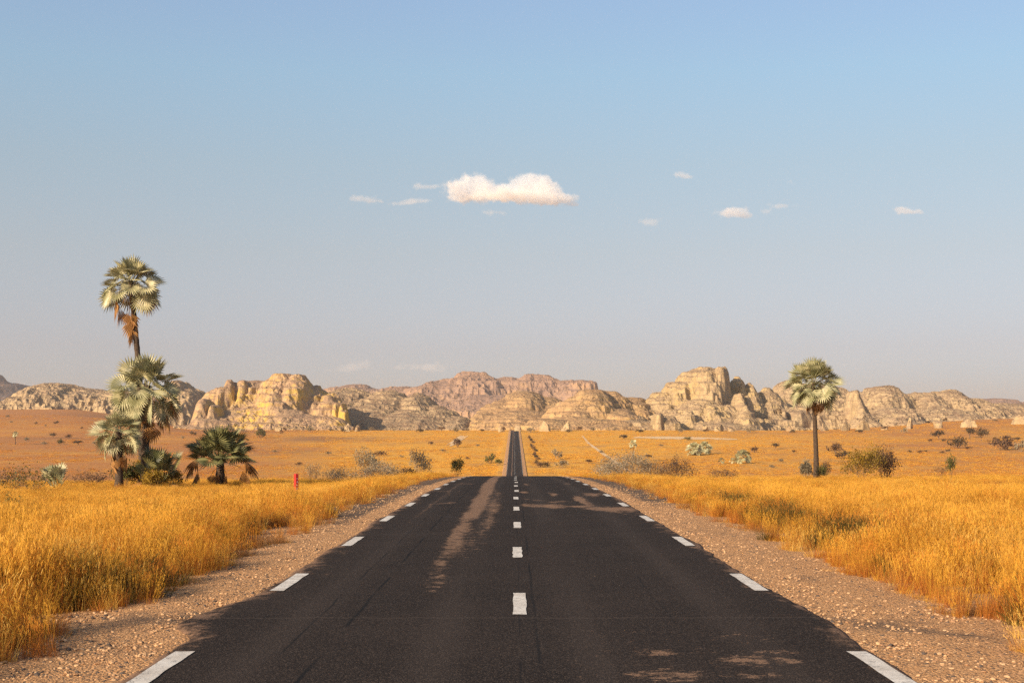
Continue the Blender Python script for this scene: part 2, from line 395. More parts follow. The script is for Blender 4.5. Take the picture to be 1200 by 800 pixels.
def build_road():
    ys = np.concatenate([np.arange(-60, 4, 2.0), np.arange(4, 60, 0.12), np.arange(60, 120, 0.4), np.arange(120, 450, 5.0), np.arange(450, 1200, 3.0)])
    t = np.concatenate([[0, .002, .012], np.linspace(.03, .97, 66), [.988, .998, 1]])
    el, er = edge_l(ys), edge_r(ys)
    X = el[:, None] + t[None, :] * (er - el)[:, None]; Y = np.repeat(ys[:, None], len(t), 1)
    drop = np.zeros_like(t); drop[[0, -1]] = 0.085; drop[[1, -2]] = 0.03; drop[[2, -3]] = 0.008
    Z = road_z(Y) + lift(Y) - drop[None, :] - 0.0 * X
    me = np_mesh('road', np.stack([X, Y, Z], -1).reshape(-1, 3), grid_faces(len(ys), len(t)))
    st = np.zeros_like(X)
    n = fbm(X / 0.8, Y / 3, 51, 4); n2 = fbm(X / 0.35, Y / 0.6, 52, 4)
    def blob(cx, cy, rx, ry, a=1.0, pw=2): return a * (1 + .45 * hi) * np.exp(-(np.abs((X - cx + 0.16 * n2) / rx) ** pw + np.abs((Y - cy + 1.6 * n) / ry) ** pw))
    wob = 0.06 * np.sin(Y / 9) + 0.08 * n; hi = fbm(X / .24, Y / 2.4, 53, 4)
    streak = np.exp(-np.abs((X + 1.04 + wob) / (0.20 + 0.10 * sstep(20, 40, Y))) ** 2.5) * (0.80 * sstep(16, 22, Y) * (1 - sstep(22, 30, Y)) + 1.0 * sstep(22, 31, Y) * (1 - 0.25 * sstep(70, 100, Y)))
    st = np.maximum(st, (0.84 + .14 * sstep(34, 48, Y)) * streak * np.clip(1.0 + 0.35 * n + .45 * hi, 0, 1.15))
    st = np.maximum(st, (0.58 + .3 * hi) * np.exp(-np.abs((X + 0.62 + wob) / 0.28) ** 2) * sstep(22, 27, Y) * (1 - sstep(45, 60, Y)))
    st = np.maximum(st, 0.52 * np.exp(-np.abs((X + 2.3 + wob) / 0.12) ** 2) * sstep(26, 34, Y) * (1 - sstep(60, 80, Y)))
    for b in ((0.85, 38.6, 0.75, 1.7, 1.0), (0.32, 49.5, 0.22, 1.6, .9), (1.25, 46.5, 0.16, 2.6, .9), (2.0, 41.5, 0.20, 5.0, .95), (2.5, 36.3, 0.9, 1.8, .95), (1.7, 37.6, .9, 1.2, .85), (.6, 42.5, .5, .9, .7), (1.3, 41, 0.5, 1.0, .7), (2.6, 47, .5, 2.0, .75),
              (0.5, 60, 0.2, 3, .6), (2.2, 62, .3, 3, .6), (-2.4, 50, .6, 1.2, .62), (-2.2, 61, .7, 1.5, .62), (-1.9, 40, .4, .8, .6)):
        st = np.maximum(st, blob(*b))
    # sand creeping in from both shoulders
    edge = np.minimum(X - el[:, None], er[:, None] - X)
    st = np.maximum(st, (0.78 + 0.4 * n2) * np.exp(-(edge / (0.26 + 0.12 * np.clip(1 + 2 * n, 0, 3)))))
    st = np.maximum(st, 0.9 * sstep(36, 41, Y) * (1 - sstep(140, 200, Y)) * np.exp(-((edge) / 0.22) ** 2))
    # dusty patch at the brow of the far rise
    st = np.maximum(st, 1.0 * ((Y > 1092) & (Y < 1110) & (X < 0.1) & (X > -2.7)))
    br = np.zeros_like(X)
    for cx, cy, rx, ry, a in ((1.25, 12.35, 0.36, 0.34, .60), (2.0, 11.95, 0.60, 0.45, .60), (1.2, 11.2, 0.5, 0.45, .62), (1.9, 11.2, .5, .3, .54), (2.3, 12.4, .4, .3, .52), (1.15, 14.3, .35, .25, .40), (-1.0, 18.5, .25, 2.6, .50), (-0.9, 24, .5, 4, .50), (2.1, 13.2, .6, .8, .38)):
        br = np.maximum(br, a * np.exp(-(((X - cx) / rx) ** 2 + ((Y - cy) / ry) ** 2)) + 0.0)
    br = np.maximum(br, .30 * sstep(.36, .46, X) * (1 - sstep(2.5, 2.7, X)) * (1 - sstep(13.7, 14.1, Y)))
    fattr(me, 'stain', st * .97); fattr(me, 'broken', br * .93)
    road = tag(link('road', me, asphalt_mat()), 'dark straight asphalt road dipping and rising to the rocks', 'road', kind='structure')
    pm = paint_mat()
    def line(name, cs, x0, w, L):
        mb = MB(); r = random.Random(int(abs(x0) * 100) + 3)
        for c in cs:
            ns = 9 if c < 120 else 3; nw = w if c < 300 else w * 1.1
            yy = np.linspace(c - L/2, c + L/2, ns)
            vsx = []
            sk = r.uniform(-.02, .02)
            for k, y in enumerate(yy):
                z = float(road_z(y) + lift(y)) + (0.006 if c < 120 else 0.05)
                j = 0.008
                vsx.append((x0 - nw/2 + sk + r.uniform(-j, j), y + (r.uniform(-.02, .02) if k in (0, ns-1) else 0), z)); vsx.append((x0 + nw/2 + sk + r.uniform(-j, j), y + (r.uniform(-.02, .02) if k in (0, ns-1) else 0), z))
            mb.add(vsx, [(2*k, 2*k+1, 2*k+3, 2*k+2) for k in range(ns - 1)])
        o = link(name, mb.mesh(name), pm, road); return o
    line('edge_line', [11.35 + 6.9 * k for k in range(-3, 16)] + [520 + 6.9*k for k in range(80)], -2.86, 0.17, 2.1)
    line('edge_line', [11.35 + 6.9 * k for k in range(-3, 16)] + [520 + 6.9*k for k in range(80)], 2.98, 0.17, 2.1)
    line('centre_line', [15.95 + 6.87 * k for k in range(-4, 16)] + [520 + 6.9*k for k in range(80)], 0.06, 0.148, 2.0)
    # gravel shoulders
    gm = gravel_mat()
    ysh = np.concatenate([np.arange(-60, 4, 2.0), np.arange(4, 60, 0.2), np.arange(60, 125, 0.6), np.arange(125, 1195, 4.0)])
    for sgn in (-1, 1):
        tt = np.linspace(0, 1, 26); inner = 2.7; outer = 5.6 + 0.35 * fbm(ysh / 3.0, ysh * 0, 61 + sgn, 3) + (0.3 if sgn > 0 else 0)
        outer = np.where(ysh > 300, 4.6, outer)
        X = sgn * (inner + tt[None, :] * (outer[:, None] - inner)); Y = np.repeat(ysh[:, None], len(tt), 1)
        Z = road_z(Y) + lift(Y) * 0.9 - 0.035 - 0.06 * sstep(0.3, 1, tt)[None, :] + 0.018 * fbm(X / .5, Y / .5, 66, 3) - 0.12 * (tt[None, :] > 0.97)
        me = np_mesh('gravel_shoulder', np.stack([X, Y, Z], -1).reshape(-1, 3), grid_faces(len(ysh), len(tt)))
        ax = np.abs(X); dk = np.zeros_like(X)
        if sgn < 0:
            dk = np.maximum(dk, sstep(24, 34, Y) * sstep(3.3, 3.7, ax) * (1 - sstep(90, 120, Y)))
            dk = np.maximum(dk, .85 * np.exp(-((Y - 15.0) / .8) ** 2) * (1 - sstep(3.9, 4.5, ax)))
            dk = np.maximum(dk, .6 * np.exp(-((Y - 18.5) / 1.5) ** 2) * sstep(3.5, 4.0, ax))
        else:
            dk = np.maximum(dk, sstep(32, 44, Y) * sstep(3.5, 3.9, ax) * (1 - sstep(90, 120, Y)))
            dk = np.maximum(dk, .85 * np.exp(-((Y - 14.6 + (ax - 3.6) * 1.2) / .8) ** 2) * (1 - sstep(4.4, 5.2, ax)))
        dk = np.maximum(dk, 0.30 * sstep(0.0, 0.5, fbm(X / .7, Y / 1.2, 67, 3)))
        fattr(me, 'dark', np.clip(dk, 0, 1))
        tag(link('gravel_shoulder', me, gm), ('pale gravel verge along the left edge of the asphalt' if sgn < 0 else 'pale gravel verge along the right edge of the asphalt'), 'road verge', kind='structure')
build_road()

# loose stones on the verges
def points_stuff(name, protos, pts, rots, scl, kinds, label, cat):
    me = bpy.data.meshes.new(name); pts = np.asarray(pts, np.float32)
    me.vertices.add(len(pts)); me.vertices.foreach_set('co', pts.ravel())
    a = me.attributes.new('rot', 'FLOAT_VECTOR', 'POINT'); a.data.foreach_set('vector', np.asarray(rots, np.float32).ravel())
    a = me.attributes.new('scl', 'FLOAT_VECTOR', 'POINT'); a.data.foreach_set('vector', np.asarray(scl, np.float32).ravel())
    rank = np.empty(len(protos), np.int32); rank[sorted(range(len(protos)), key=lambda i: protos[i].name)] = np.arange(len(protos))   # collections are read in name order
    a = me.attributes.new('kind', 'INT', 'POINT'); a.data.foreach_set('value', rank[np.asarray(kinds, np.int32)])
    o = link(name, me)
    c = bpy.data.collections.new(name + '_kinds')
    for p in protos: c.objects.link(p)
    ng = bpy.data.node_groups.new(name + '_scatter', 'GeometryNodeTree')
    ng.interface.new_socket('Geometry', in_out='INPUT', socket_type='NodeSocketGeometry'); ng.interface.new_socket('Geometry', in_out='OUTPUT', socket_type='NodeSocketGeometry')
    N = ng.nodes; L = ng.links
    gi = N.new('NodeGroupInput'); go = N.new('NodeGroupOutput'); m2p = N.new('GeometryNodeMeshToPoints'); iop = N.new('GeometryNodeInstanceOnPoints')
    ci = N.new('GeometryNodeCollectionInfo'); ci.inputs['Collection'].default_value = c; ci.inputs['Separate Children'].default_value = True; ci.inputs['Reset Children'].default_value = True
    def na(nm, t):
        x = N.new('GeometryNodeInputNamedAttribute'); x.data_type = t; x.inputs['Name'].default_value = nm; return x.outputs['Attribute']
    e2r = N.new('FunctionNodeEulerToRotation'); L.new(na('rot', 'FLOAT_VECTOR'), e2r.inputs[0])
    L.new(gi.outputs[0], m2p.inputs['Mesh']); L.new(m2p.outputs[0], iop.inputs['Points']); L.new(ci.outputs[0], iop.inputs['Instance'])
    iop.inputs['Pick Instance'].default_value = True
    L.new(na('kind', 'INT'), iop.inputs['Instance Index']); L.new(e2r.outputs[0], iop.inputs['Rotation']); L.new(na('scl', 'FLOAT_VECTOR'), iop.inputs['Scale'])
    L.new(iop.outputs[0], go.inputs[0])
    md = o.modifiers.new('scatter', 'NODES'); md.node_group = ng
    return tag(o, label, cat, kind='stuff')

def proto(name, me, mat):
    me.materials.append(mat); return bpy.data.objects.new(name, me)

import bmesh
def stone_mesh(seed, sub=1):
    r = random.Random(seed); bm = bmesh.new(); bmesh.ops.create_icosphere(bm, subdivisions=sub, radius=1)
    s = (r.uniform(.8, 1.2), r.uniform(.7, 1.1), r.uniform(.45, .75))
    for v in bm.verts:
        k = 1 + r.uniform(-.22, .22); v.co = Vector((v.co.x*s[0], v.co.y*s[1], v.co.z*s[2])) * k
    me = bpy.data.meshes.new('stone'); bm.to_mesh(me); bm.free(); return me

def build_stones():
    sm = []
    for k, (a, b) in enumerate((((.42, .25, .13), (.6, .38, .21)), ((.28, .15, .08), (.40, .23, .12)), ((.07, .055, .05), (.12, .09, .07)))):
        sm.append(simple_mat('stone_mineral', a, b, 2.0))
    protos = [proto('pebble', stone_mesh(i), sm[(0, 0, 1, 0, 1, 2)[i]]) for i in range(6)]
    n = 30000
    sg = rng.choice([-1, 1], n); Y = 7 + 53 * rng.random(n) ** 1.7; w = rng.random(n)
    X = np.where(sg < 0, edge_l(Y) - 0.0 - (w ** 1.1) * 2.2, edge_r(Y) + 0.0 + (w ** 1.1) * 2.3)
    fac = (sg > 0) & (rng.random(n) < .06); X = np.where(fac, X - .35 * rng.random(n), X)
    Z = road_z(Y) - 0.04 - 0.05 * sstep(3.6, 5.4, np.abs(X))
    s = 0.007 + 0.020 * rng.random(n) ** 3.0
    points_stuff('pebbles', protos, np.stack([X, Y, Z + s*.2], -1), np.stack([rng.random(n)*.6, rng.random(n)*.6, rng.random(n)*6.28], -1), np.stack([s, s, s], -1), rng.integers(0, 6, n),
                 'loose pale and dark pebbles strewn along the road verges', 'pebbles')
build_stones()

# ---------------------------------------------------------------- dry grass
def tuft(seed, n, h, spread, lean, width, stems=0, droop=0.3, stem_h=1.5):
    """Dry tussock: n leaf blades (material 0) and a few taller flowering stems with a loose head (material 1)."""
    r = random.Random(seed); mb = MB(); mi = []
    def blade(bx, by, hh, la, ln, w, ws, m):
        fa = r.uniform(0, 3.14); wx, wy = math.cos(fa) * w / 2, math.sin(fa) * w / 2; vs = []
        for t, k in zip((0, .4, .75, 1.0), ws):
            q = t * t; p = (bx + math.cos(la) * ln * q, by + math.sin(la) * ln * q, hh * (t - droop * lean * q * t * .6) - .02)
            vs.append((p[0]-wx*k, p[1]-wy*k, p[2])); vs.append((p[0]+wx*k, p[1]+wy*k, p[2]))
        mb.add(vs, [(0, 1, 3, 2), (2, 3, 5, 4), (4, 5, 7, 6)]); mi.extend([m] * 3)
    for i in range(n):
        a = r.uniform(0, 6.283); q = spread * r.random() ** .8; hh = h * r.uniform(.35, 1.0)
        blade(q * math.cos(a), q * math.sin(a), hh, a + r.uniform(-1, 1), lean * r.uniform(.1, 1.0) * hh, width * r.uniform(.7, 1.2), (1, .85, .6, .12), 0)
    for i in range(stems):
        a = r.uniform(0, 6.283); q = spread * r.random() ** .8; hh = h * stem_h * r.uniform(.65, 1.0); la = a + r.uniform(-1, 1); ln = lean * r.uniform(.1, .7) * hh
        bx, by = q * math.cos(a), q * math.sin(a)
        blade(bx, by, hh, la, ln, width * .7, (.8, .7, .6, .4), 1)
        for _ in range(4):
            t = r.uniform(.68, 1.0); px, py, pz = bx + math.cos(la) * ln * t * t, by + math.sin(la) * ln * t * t, hh * t
            b2 = r.uniform(0, 6.283); e = .07 * h * r.uniform(.5, 1.2); w = width * .4
            mb.add([(px - w, py, pz), (px + w, py, pz), (px + math.cos(b2) * e * .5 + w, py + math.sin(b2) * e * .5, pz + e * 1.4), (px + math.cos(b2) * e * .5 - w, py + math.sin(b2) * e * .5, pz + e * 1.4)], [(0, 1, 2, 3)]); mi.append(1)
    me = mb.mesh('tuft'); me.polygons.foreach_set('material_index', mi); return me

gold1 = leaf_mat('straw_gold', (0.46, 0.205, 0.024), (0.72, 0.385, 0.050), 0.35, 0.25, 0.7, 0.15, .5, .5)
gold2 = leaf_mat('straw_orange', (0.32, 0.105, 0.015), (0.58, 0.225, 0.032), 0.35, 0.25, 0.7, 0.15, .5, .5)
pale1 = leaf_mat('straw_head', (0.50, 0.225, 0.030), (0.76, 0.41, 0.070), 0.35, 0.25, 0.7, 0.15, .5, .5)
brown = leaf_mat('straw_brown', (0.17, 0.080, 0.032), (0.34, 0.175, 0.07), 0.25, 0.4, 0.8, 0.1, .5, .5)
red = leaf_mat('straw_red', (0.21, 0.068, 0.016), (0.43, 0.150, 0.030), 0.3, 0.25, 0.7, 0.15, .5, .5)
straw = leaf_mat('straw_pale', (0.48, 0.27, 0.055), (0.74, 0.46, 0.11), 0.3, 0.25, 0.7, 0.15, .5, .5)
olive = leaf_mat('weed_olive', (0.060, 0.052, 0.014), (0.19, 0.125, 0.026), 0.3, 0.6, 0.7, 0.2, .6)

def build_grass():
    P = []
    def two(name, me, a, b):
        o = proto(name, me, a); me.materials.append(b); return o
    for i in range(4): P.append(two('gold_tuft', tuft(100+i, 55, .46, .18, .55, .0048, 30, .3, 1.65), (gold2, gold2, gold1, red)[i], (pale1, gold1, pale1, gold1)[i]))      # 0-3
    for i in range(3): P.append(two('orange_tuft', tuft(200+i, 60, .48, .14, .42, .0048, 22, .3, 1.45), red, (gold2, gold1, gold1)[i]))    # 4-6
    for i in range(2): P.append(two('brown_tuft', tuft(300+i, 60, .42, .22, .9, .006, 8, .3, 1.5), brown, gold2))        # 7-8
    for i in range(2): P.append(two('low_tuft', tuft(400+i, 40, .24, .12, .9, .006, 3), gold1, pale1))          # 9-10
    P.append(two('weed_tuft', tuft(500, 110, .50, .26, .9, .012, 0), olive, olive))
    for i in range(2): P.append(two('straw_tuft', tuft(550+i, 50, .44, .19, .7, .0048, 26, .3, 1.6), straw, straw))     # 12-13                              # 11
    for sgn, nm, lab in ((-1, 'grass', 'tall golden dry grass left of the road'), (1, 'grass', 'tall golden dry grass right of the road')):
        Y = np.concatenate([4 + 26 * np.sqrt(rng.random(15000)), 30 + 30 * rng.random(22000), 60 + 62 * rng.random(34000)])
        lim = 0.37 * Y + 6
        inner = 4.25 + 0.55 * fbm(Y / 1.1, Y * 0 + sgn, 71 + sgn, 5, .65) + (0.40 if sgn > 0 else 0.0)
        inner = inner - (0.25 * sstep(25, 40, Y) if sgn > 0 else 0)
        X = sgn * (inner + (lim - inner) * rng.random(len(Y)))
        ax = np.abs(X)
        pat = fbm(X / 3.2, Y / 4.0, 81 + sgn, 4); pat2 = fbm(X / .8, Y / .9, 85 + sgn, 3)
        edge = ax - inner
        clump = sstep(-.22, .10, pat2 + .28 * sstep(0.4, 2.0, edge) + .10 * sstep(30, 60, Y))
        keep = rng.random(len(Y)) < clump * np.where(edge < .7, .55, 1) * (1 - .6 * sstep(84, 120, Y))
        X, Y, pat, pat2, edge = X[keep], Y[keep], pat[keep], pat2[keep], edge[keep]; ax = np.abs(X); m = len(X)
        rr = rng.random(m)
        kind = np.where(rr + .35 * pat < .62, rng.integers(0, 4, m), rng.integers(4, 7, m))
        near_edge = edge < 1.2
        kind = np.where(near_edge & (rr < .75), rng.integers(4, 7, m), kind)
        kind = np.where(rng.random(m) < .05 + .24 * sstep(.1, .4, fbm(X / 2.2, Y / 2.6, 95 + sgn, 3)), rng.integers(12, 14, m), kind)
        kind = np.where((pat < -.16) & (rng.random(m) < .65), rng.integers(7, 9, m), kind)
        kind = np.where(rng.random(m) < .012, 11, kind)
        if sgn > 0:   # darker weedy band and a dry brown hollow in the right field
            band = 1.2 * np.exp(-((ax - (5.85 + .2 * np.sin(Y))) / .5) ** 4) * sstep(22, 25, Y) * (1 - sstep(38, 46, Y)) * np.clip(1 + 1.2 * pat2, .2, 1.3) + 1.2 * np.exp(-(((X - 7.0) / 1.1) ** 2 + ((Y - 23) / 2.6) ** 2) ** 2)
            kind = np.where(rng.random(m) < band * .85, np.where(rng.random(m) < np.where(X < 6.4, .7, .15), 11, rng.integers(7, 9, m)), kind)
        else:
            band = np.exp(-(((X + 8.6) / 1.2) ** 2 + ((Y - 30) / 2.0) ** 2)) * .5 + np.exp(-(((X + 5.6) / .8) ** 2 + ((Y - 17.5) / 1.2) ** 2)) * .5
            kind = np.where(rng.random(m) < band, 11, kind)
        kind = np.where((edge < .18) & (rng.random(m) < .6), rng.integers(9, 11, m), kind)
        s = (0.70 + 0.5 * rng.random(m)) * (1 + .40 * pat + .60 * np.clip(pat2, -.5, .6))
        s = np.where(near_edge, s * (0.68 + .32 * np.clip(edge / 1.2, 0, 1)), s)
        s *= 0.85 if sgn < 0 else 0.80
        s *= 1 - .5 * np.exp(-(((X + 7.0) / 1.3) ** 2 + ((Y - 45) / 5.0) ** 2) ** 2) * (sgn < 0)
        s *= 1 - 0.50 * sstep(26, 68, Y)
        s = np.where(kind == 11, s * 1.2, s)
        wd = 1 + sstep(20, 90, Y) * 0.7
        tl = .13
        rots = np.stack([rng.normal(0, tl, m), rng.normal(0, tl, m) + .05, rng.random(m) * 6.283], -1)
        z = np.where(ax < 5.6, road_z(Y) - .09, ground(X, Y)); z = np.maximum(z, ground(X, Y)) - .015
        points_stuff(nm, P, np.stack([X, Y, z], -1), rots, np.stack([s * wd, s * wd, s], -1), kind, lab, 'grass')
    # short dry grass on the far slope and the left plain
    Q = [proto('far_tuft', tuft(600+i, 20, .34, .75, 1.0, .08), (gold1, gold1, gold2, brown, straw)[i]) for i in range(5)]
    for q in Q: q.data.materials.append(pale1)
    n = 130000
    Y = 480 + 1000 * rng.random(n) ** 1.25; u = (rng.random(n) * 2 - 1) * .385; X = u * Y
    pat = fbm(X / 14, Y / 30, 91, 4)
    keep = (np.abs(X) > 6.5) & (pat + .25 * rng.normal(0, 1, n) > .0 + .25 * sstep(.1, .25, -u))
    X, Y, u, pat = X[keep], Y[keep], u[keep], pat[keep]; m = len(X)
    g = (1 - sstep(.08, .22, -u)) * .8 - .3 * sstep(.2, .3, u)
    rr = rng.random(m)
    kind = np.where(rr < .30 + .60 * g, rng.integers(0, 2, m), np.where(rr < .94, 2, 3))
    s = .8 + .9 * rng.random(m)
    points_stuff('far_grass', Q, np.stack([X, Y, ground(X, Y) - .03], -1), np.stack([rng.normal(0, .1, m), rng.normal(0, .1, m), rng.random(m) * 6.28], -1), np.stack([s * 1.3, s * 1.3, s * .8], -1), kind,
                 'short golden grass covering the far slope and plain', 'grass')
build_grass()

# ---------------------------------------------------------------- rock hills
def hill(name, domes, y0, y1, x0, x1, seed, mat, label, step=7.0, dx=None, block=1.0, furrow=1.0, warp=1.0, sc=1.0, rough=1.0):
    """domes: (px, top py, half width px, distance, half depth m, power). The height is the union of the domes, furrowed, stepped and broken into blocks."""
    Ym = 0.5 * (y0 + y1); dx = dx or Ym / F * 0.95
    X0, X1 = (x0 - VX) / F * Ym, (x1 - VX) / F * Ym
    xs = np.arange(X0, X1 + dx, dx); ys = np.concatenate([np.arange(y0, y0 + (y1 - y0) * .6, dx * .85), np.arange(y0 + (y1 - y0) * .6, y1, dx * 1.6)])
    X, Y = np.meshgrid(xs, ys); g = ground(X, Y)
    L = sc
    wx = warp * (9 * fbm(X / (45*L), Y / (45*L), seed, 4) + 2.6 * fbm(X / (11*L), Y / (11*L), seed + 3, 3)) * L
    wy = warp * (11 * fbm(X / (45*L), Y / (45*L), seed + 7, 4) + 3.0 * fbm(X / (11*L), Y / (11*L), seed + 11, 3)) * L
    fu = furrow * (0.17 * ridged(X / (20*L), Y / (34*L), seed + 20, 3) + 0.07 * ridged(X / (7*L), Y / (9*L), seed + 25, 2))
    h = np.full(X.shape, -6.0 * L)
    for d in domes:
        cx, top, hw, Yd, dep, pw = d[:6]
        Xc = (cx - VX) / F * Yd; Zt = EYE + (VY - top) / F * Yd; H = Zt - float(ground(Xc, Yd)); rx = (X + wx - Xc) / (hw / F * Yd); ry = (Y + wy - Yd) / dep
        r = np.sqrt(rx * rx + ry * ry) * (1 - fu)
        k = 2.0 * L
        b = H * (1 - np.clip(r, 0, 1.8) ** pw)
        h = 0.5 * (h + b + np.sqrt((h - b) ** 2 + k * k))
    gy, gx = np.gradient(h, ys, xs); slope = np.hypot(gx, gy); cliff = sstep(.75, 1.5, slope); up = sstep(0, 8 * L, h)
    # sandstone benches, broken rims
    h = h + up * 1.7 * L * ridged(X / (26*L) + wx / (30*L), Y / (26*L), seed + 70, 4) * (1 - .5 * cliff) * rough
    st = step * L; hh = h + 3.0 * L * fbm(X / (60*L), Y / (60*L), seed + 30, 3) + 0.03 * X
    q = hh / st; fr = q - np.floor(q); tr = (np.floor(q) + sstep(.30, .92, fr)) * st
    tm = np.clip(0.55 + 1.1 * fbm(X / (40*L), Y / (40*L), seed + 33, 2), 0.05, .95) * (1 - .6 * cliff)
    h = h + (tr - hh) * tm
    q = hh / (st * .3); fr = q - np.floor(q); h = h + ((np.floor(q) + sstep(.3, .9, fr)) * st * .3 - hh) * tm * .45
    # joints and fallen blocks on the gentler ground
    deb = np.clip(.25 + 1.3 * fbm(X / (35*L), Y / (35*L), seed + 36, 3), 0, 1) * (1 - .85 * cliff)
    f1, f2, cid = worley(X / (12*L) + wx / (18*L), Y / (12*L) + wy / (18*L), seed + 40)
    h = h + block * L * ((cid - .5) * 1.3 - 1.5 * (1 - sstep(0, .10, f2 - f1))) * (.25 + .75 * deb)
    f1, f2, cid = worley(X / (4.2*L), Y / (4.2*L), seed + 50)
    h = h + block * L * ((cid - .5) * 1.4 + .4 * (1 - f1 * f1) - .8 * (1 - sstep(0, .2, f2 - f1))) * deb
    h = h + L * (0.6 + 1.0 * cliff) * fbm(X / (5*L), Y / (7*L), seed + 60, 5, .6)
    z = g + np.where(h < 0, np.maximum(h, -6 * L), h) - 0.6
    me = np_mesh(name, np.stack([X, Y, z], -1).reshape(-1, 3), grid_faces(*X.shape), False)
    return tag(link(name, me, mat), label, 'rock hill', kind='structure')

rk = rock_mat('sandstone', 1.0, 1.15, ((0.47, 0.32, 0.18), (0.31, 0.19, 0.12), (0.56, 0.36, 0.075)), .55)
rk_shade_tone = rock_mat('shade_toned_far_rock', 4.0, 0.1, ((0.13, 0.10, 0.09), (0.065, 0.062, 0.065), (0.13, 0.1, 0.08)), .8)  # shade of the mountain's right slope is painted in as a dark base colour
rk_tan = rock_mat('tan_sandstone', 1.0, .45, ((0.465, 0.335, 0.18), (0.285, 0.195, 0.12), (0.48, 0.33, 0.11)), .65)
rk_pale = rock_mat('pale_sandstone', 1.0, 0.25, ((0.46, 0.335, 0.19), (0.285, 0.195, 0.12), (0.44, 0.31, 0.12)), 0.85)
rk_gold = rock_mat('golden_sandstone', 1.0, 0.55, ((0.48, 0.315, 0.15), (0.34, 0.205, 0.105), (0.48, 0.295, 0.085)), 0.7)
rk_far = rock_mat('far_sandstone', 2.4, 0.6, ((0.36, 0.225, 0.15), (0.25, 0.16, 0.12), (0.45, 0.27, 0.12)), 0.7)

hill('mountain', [(-6, 438, 80, 5200, 420, 1.7), (-120, 428, 130, 5300, 500, 2)], 4500, 5800, -260, 80, 11, rk_shade_tone, 'dark shaded mountain at the far left skyline', 10, sc=4.0, block=.2, furrow=.4, rough=.4)
hill('rock_ridge', [(68, 449, 52, 2000, 150, 2.2), (20, 469, 40, 1950, 110, 2), (115, 456, 55, 2020, 140, 2.4), (165, 460, 60, 2000, 140, 2.4), (213, 447, 16, 1950, 90, 4), (225, 455, 30, 1950, 110, 3), (-40, 472, 50, 1950, 110, 2), (-130, 466, 70, 2000, 120, 2)],
     1780, 2260, -230, 260, 21, rk_pale, 'low pale rocky ridge behind the tall palms', 5, block=1.0)
hill('rock_massif', [(336, 437, 48, 1430, 90, 2.3), (352, 440, 26, 1405, 60, 2.6), (320, 446, 30, 1430, 70, 2.6), (300, 447, 48, 1450, 90, 2.6), (262, 455, 34, 1450, 80, 2.4), (283, 446, 13, 1415, 44, 3), (266, 445, 12, 1412, 38, 3), (294, 450, 13, 1412, 40, 2.4), (256, 453, 10, 1396, 26, 4), (275, 449, 22, 1425, 40, 3), (275, 452, 36, 1440, 60, 2.2), (238, 468, 16, 1350, 34, 4), (254, 474, 10, 1345, 28, 4),
                     (312, 468, 76, 1390, 80, 1.4), (330, 462, 40, 1375, 60, 1.8), (370, 451, 34, 1430, 80, 2.0), (388, 461, 24, 1400, 60, 2.2), (399, 470, 9, 1372, 26, 4), (407, 476, 5, 1345, 14, 6), (343, 480, 76, 1345, 70, 1.3), (388, 486, 28, 1320, 40, 1.5), (250, 486, 44, 1335, 50, 1.4)],
     1250, 1570, 195, 440, 31, rk, 'yellow cliffed rock massif left of the road end', 7, dx=.8, rough=.95, furrow=.7, warp=.75)
hill('rock_ridge', [(410, 455, 70, 1620, 140, 2.0), (455, 456, 60, 1600, 140, 1.8), (490, 461, 45, 1580, 130, 1.8), (515, 474, 36, 1540, 110, 1.7), (537, 488, 24, 1490, 70, 1.8), (440, 474, 75, 1520, 100, 1.5), (480, 480, 60, 1480, 80, 1.4)],
     1350, 1800, 375, 575, 41, rk_pale, 'long pale rock ridge with a shaded foot left of the road end', 5, rough=.75, furrow=.5, warp=.8)
hill('mountain', [(555, 437, 70, 4000, 320, 2.2), (520, 446, 90, 3950, 300, 2.0), (625, 440, 70, 4000, 300, 2.4), (592, 442, 60, 4020, 300, 2.0), (668, 445, 40, 3950, 250, 3), (684, 447, 14, 3900, 150, 6), (470, 453, 90, 4100, 300, 2), (420, 451, 90, 4500, 300, 2.2), (580, 462, 120, 3750, 260, 2)],
     3350, 4700, 330, 740, 51, rk_far, 'broad pinkish hazy mountain behind the road end', 9, sc=2.6, block=.9, dx=2.6)
hill('rock_dome', [(612, 458, 40, 1560, 100, 3), (588, 468, 46, 1540, 90, 1.9), (640, 465, 40, 1560, 90, 2.2), (566, 483, 24, 1500, 70, 2.2), (610, 480, 66, 1480, 80, 2.2)],
     1370, 1740, 540, 700, 61, rk_gold, 'layered golden rock dome right behind the road end', 4, block=.5, dx=.85, furrow=.35, rough=.5, warp=.55)
hill('rock_dome', [(692, 455, 34, 1400, 80, 3), (672, 464, 50, 1390, 90, 1.7), (715, 458, 34, 1440, 80, 3), (640, 490, 36, 1310, 50, 2.4), (742, 465, 40, 1460, 90, 2.4), (725, 480, 44, 1370, 70, 2.4), (700, 490, 70, 1310, 50, 2)],
     1225, 1600, 600, 800, 71, rk_gold, 'sheer fronted golden rock dome right of the road end', 6, block=.5, dx=.82, furrow=.45, rough=.5, warp=.5)
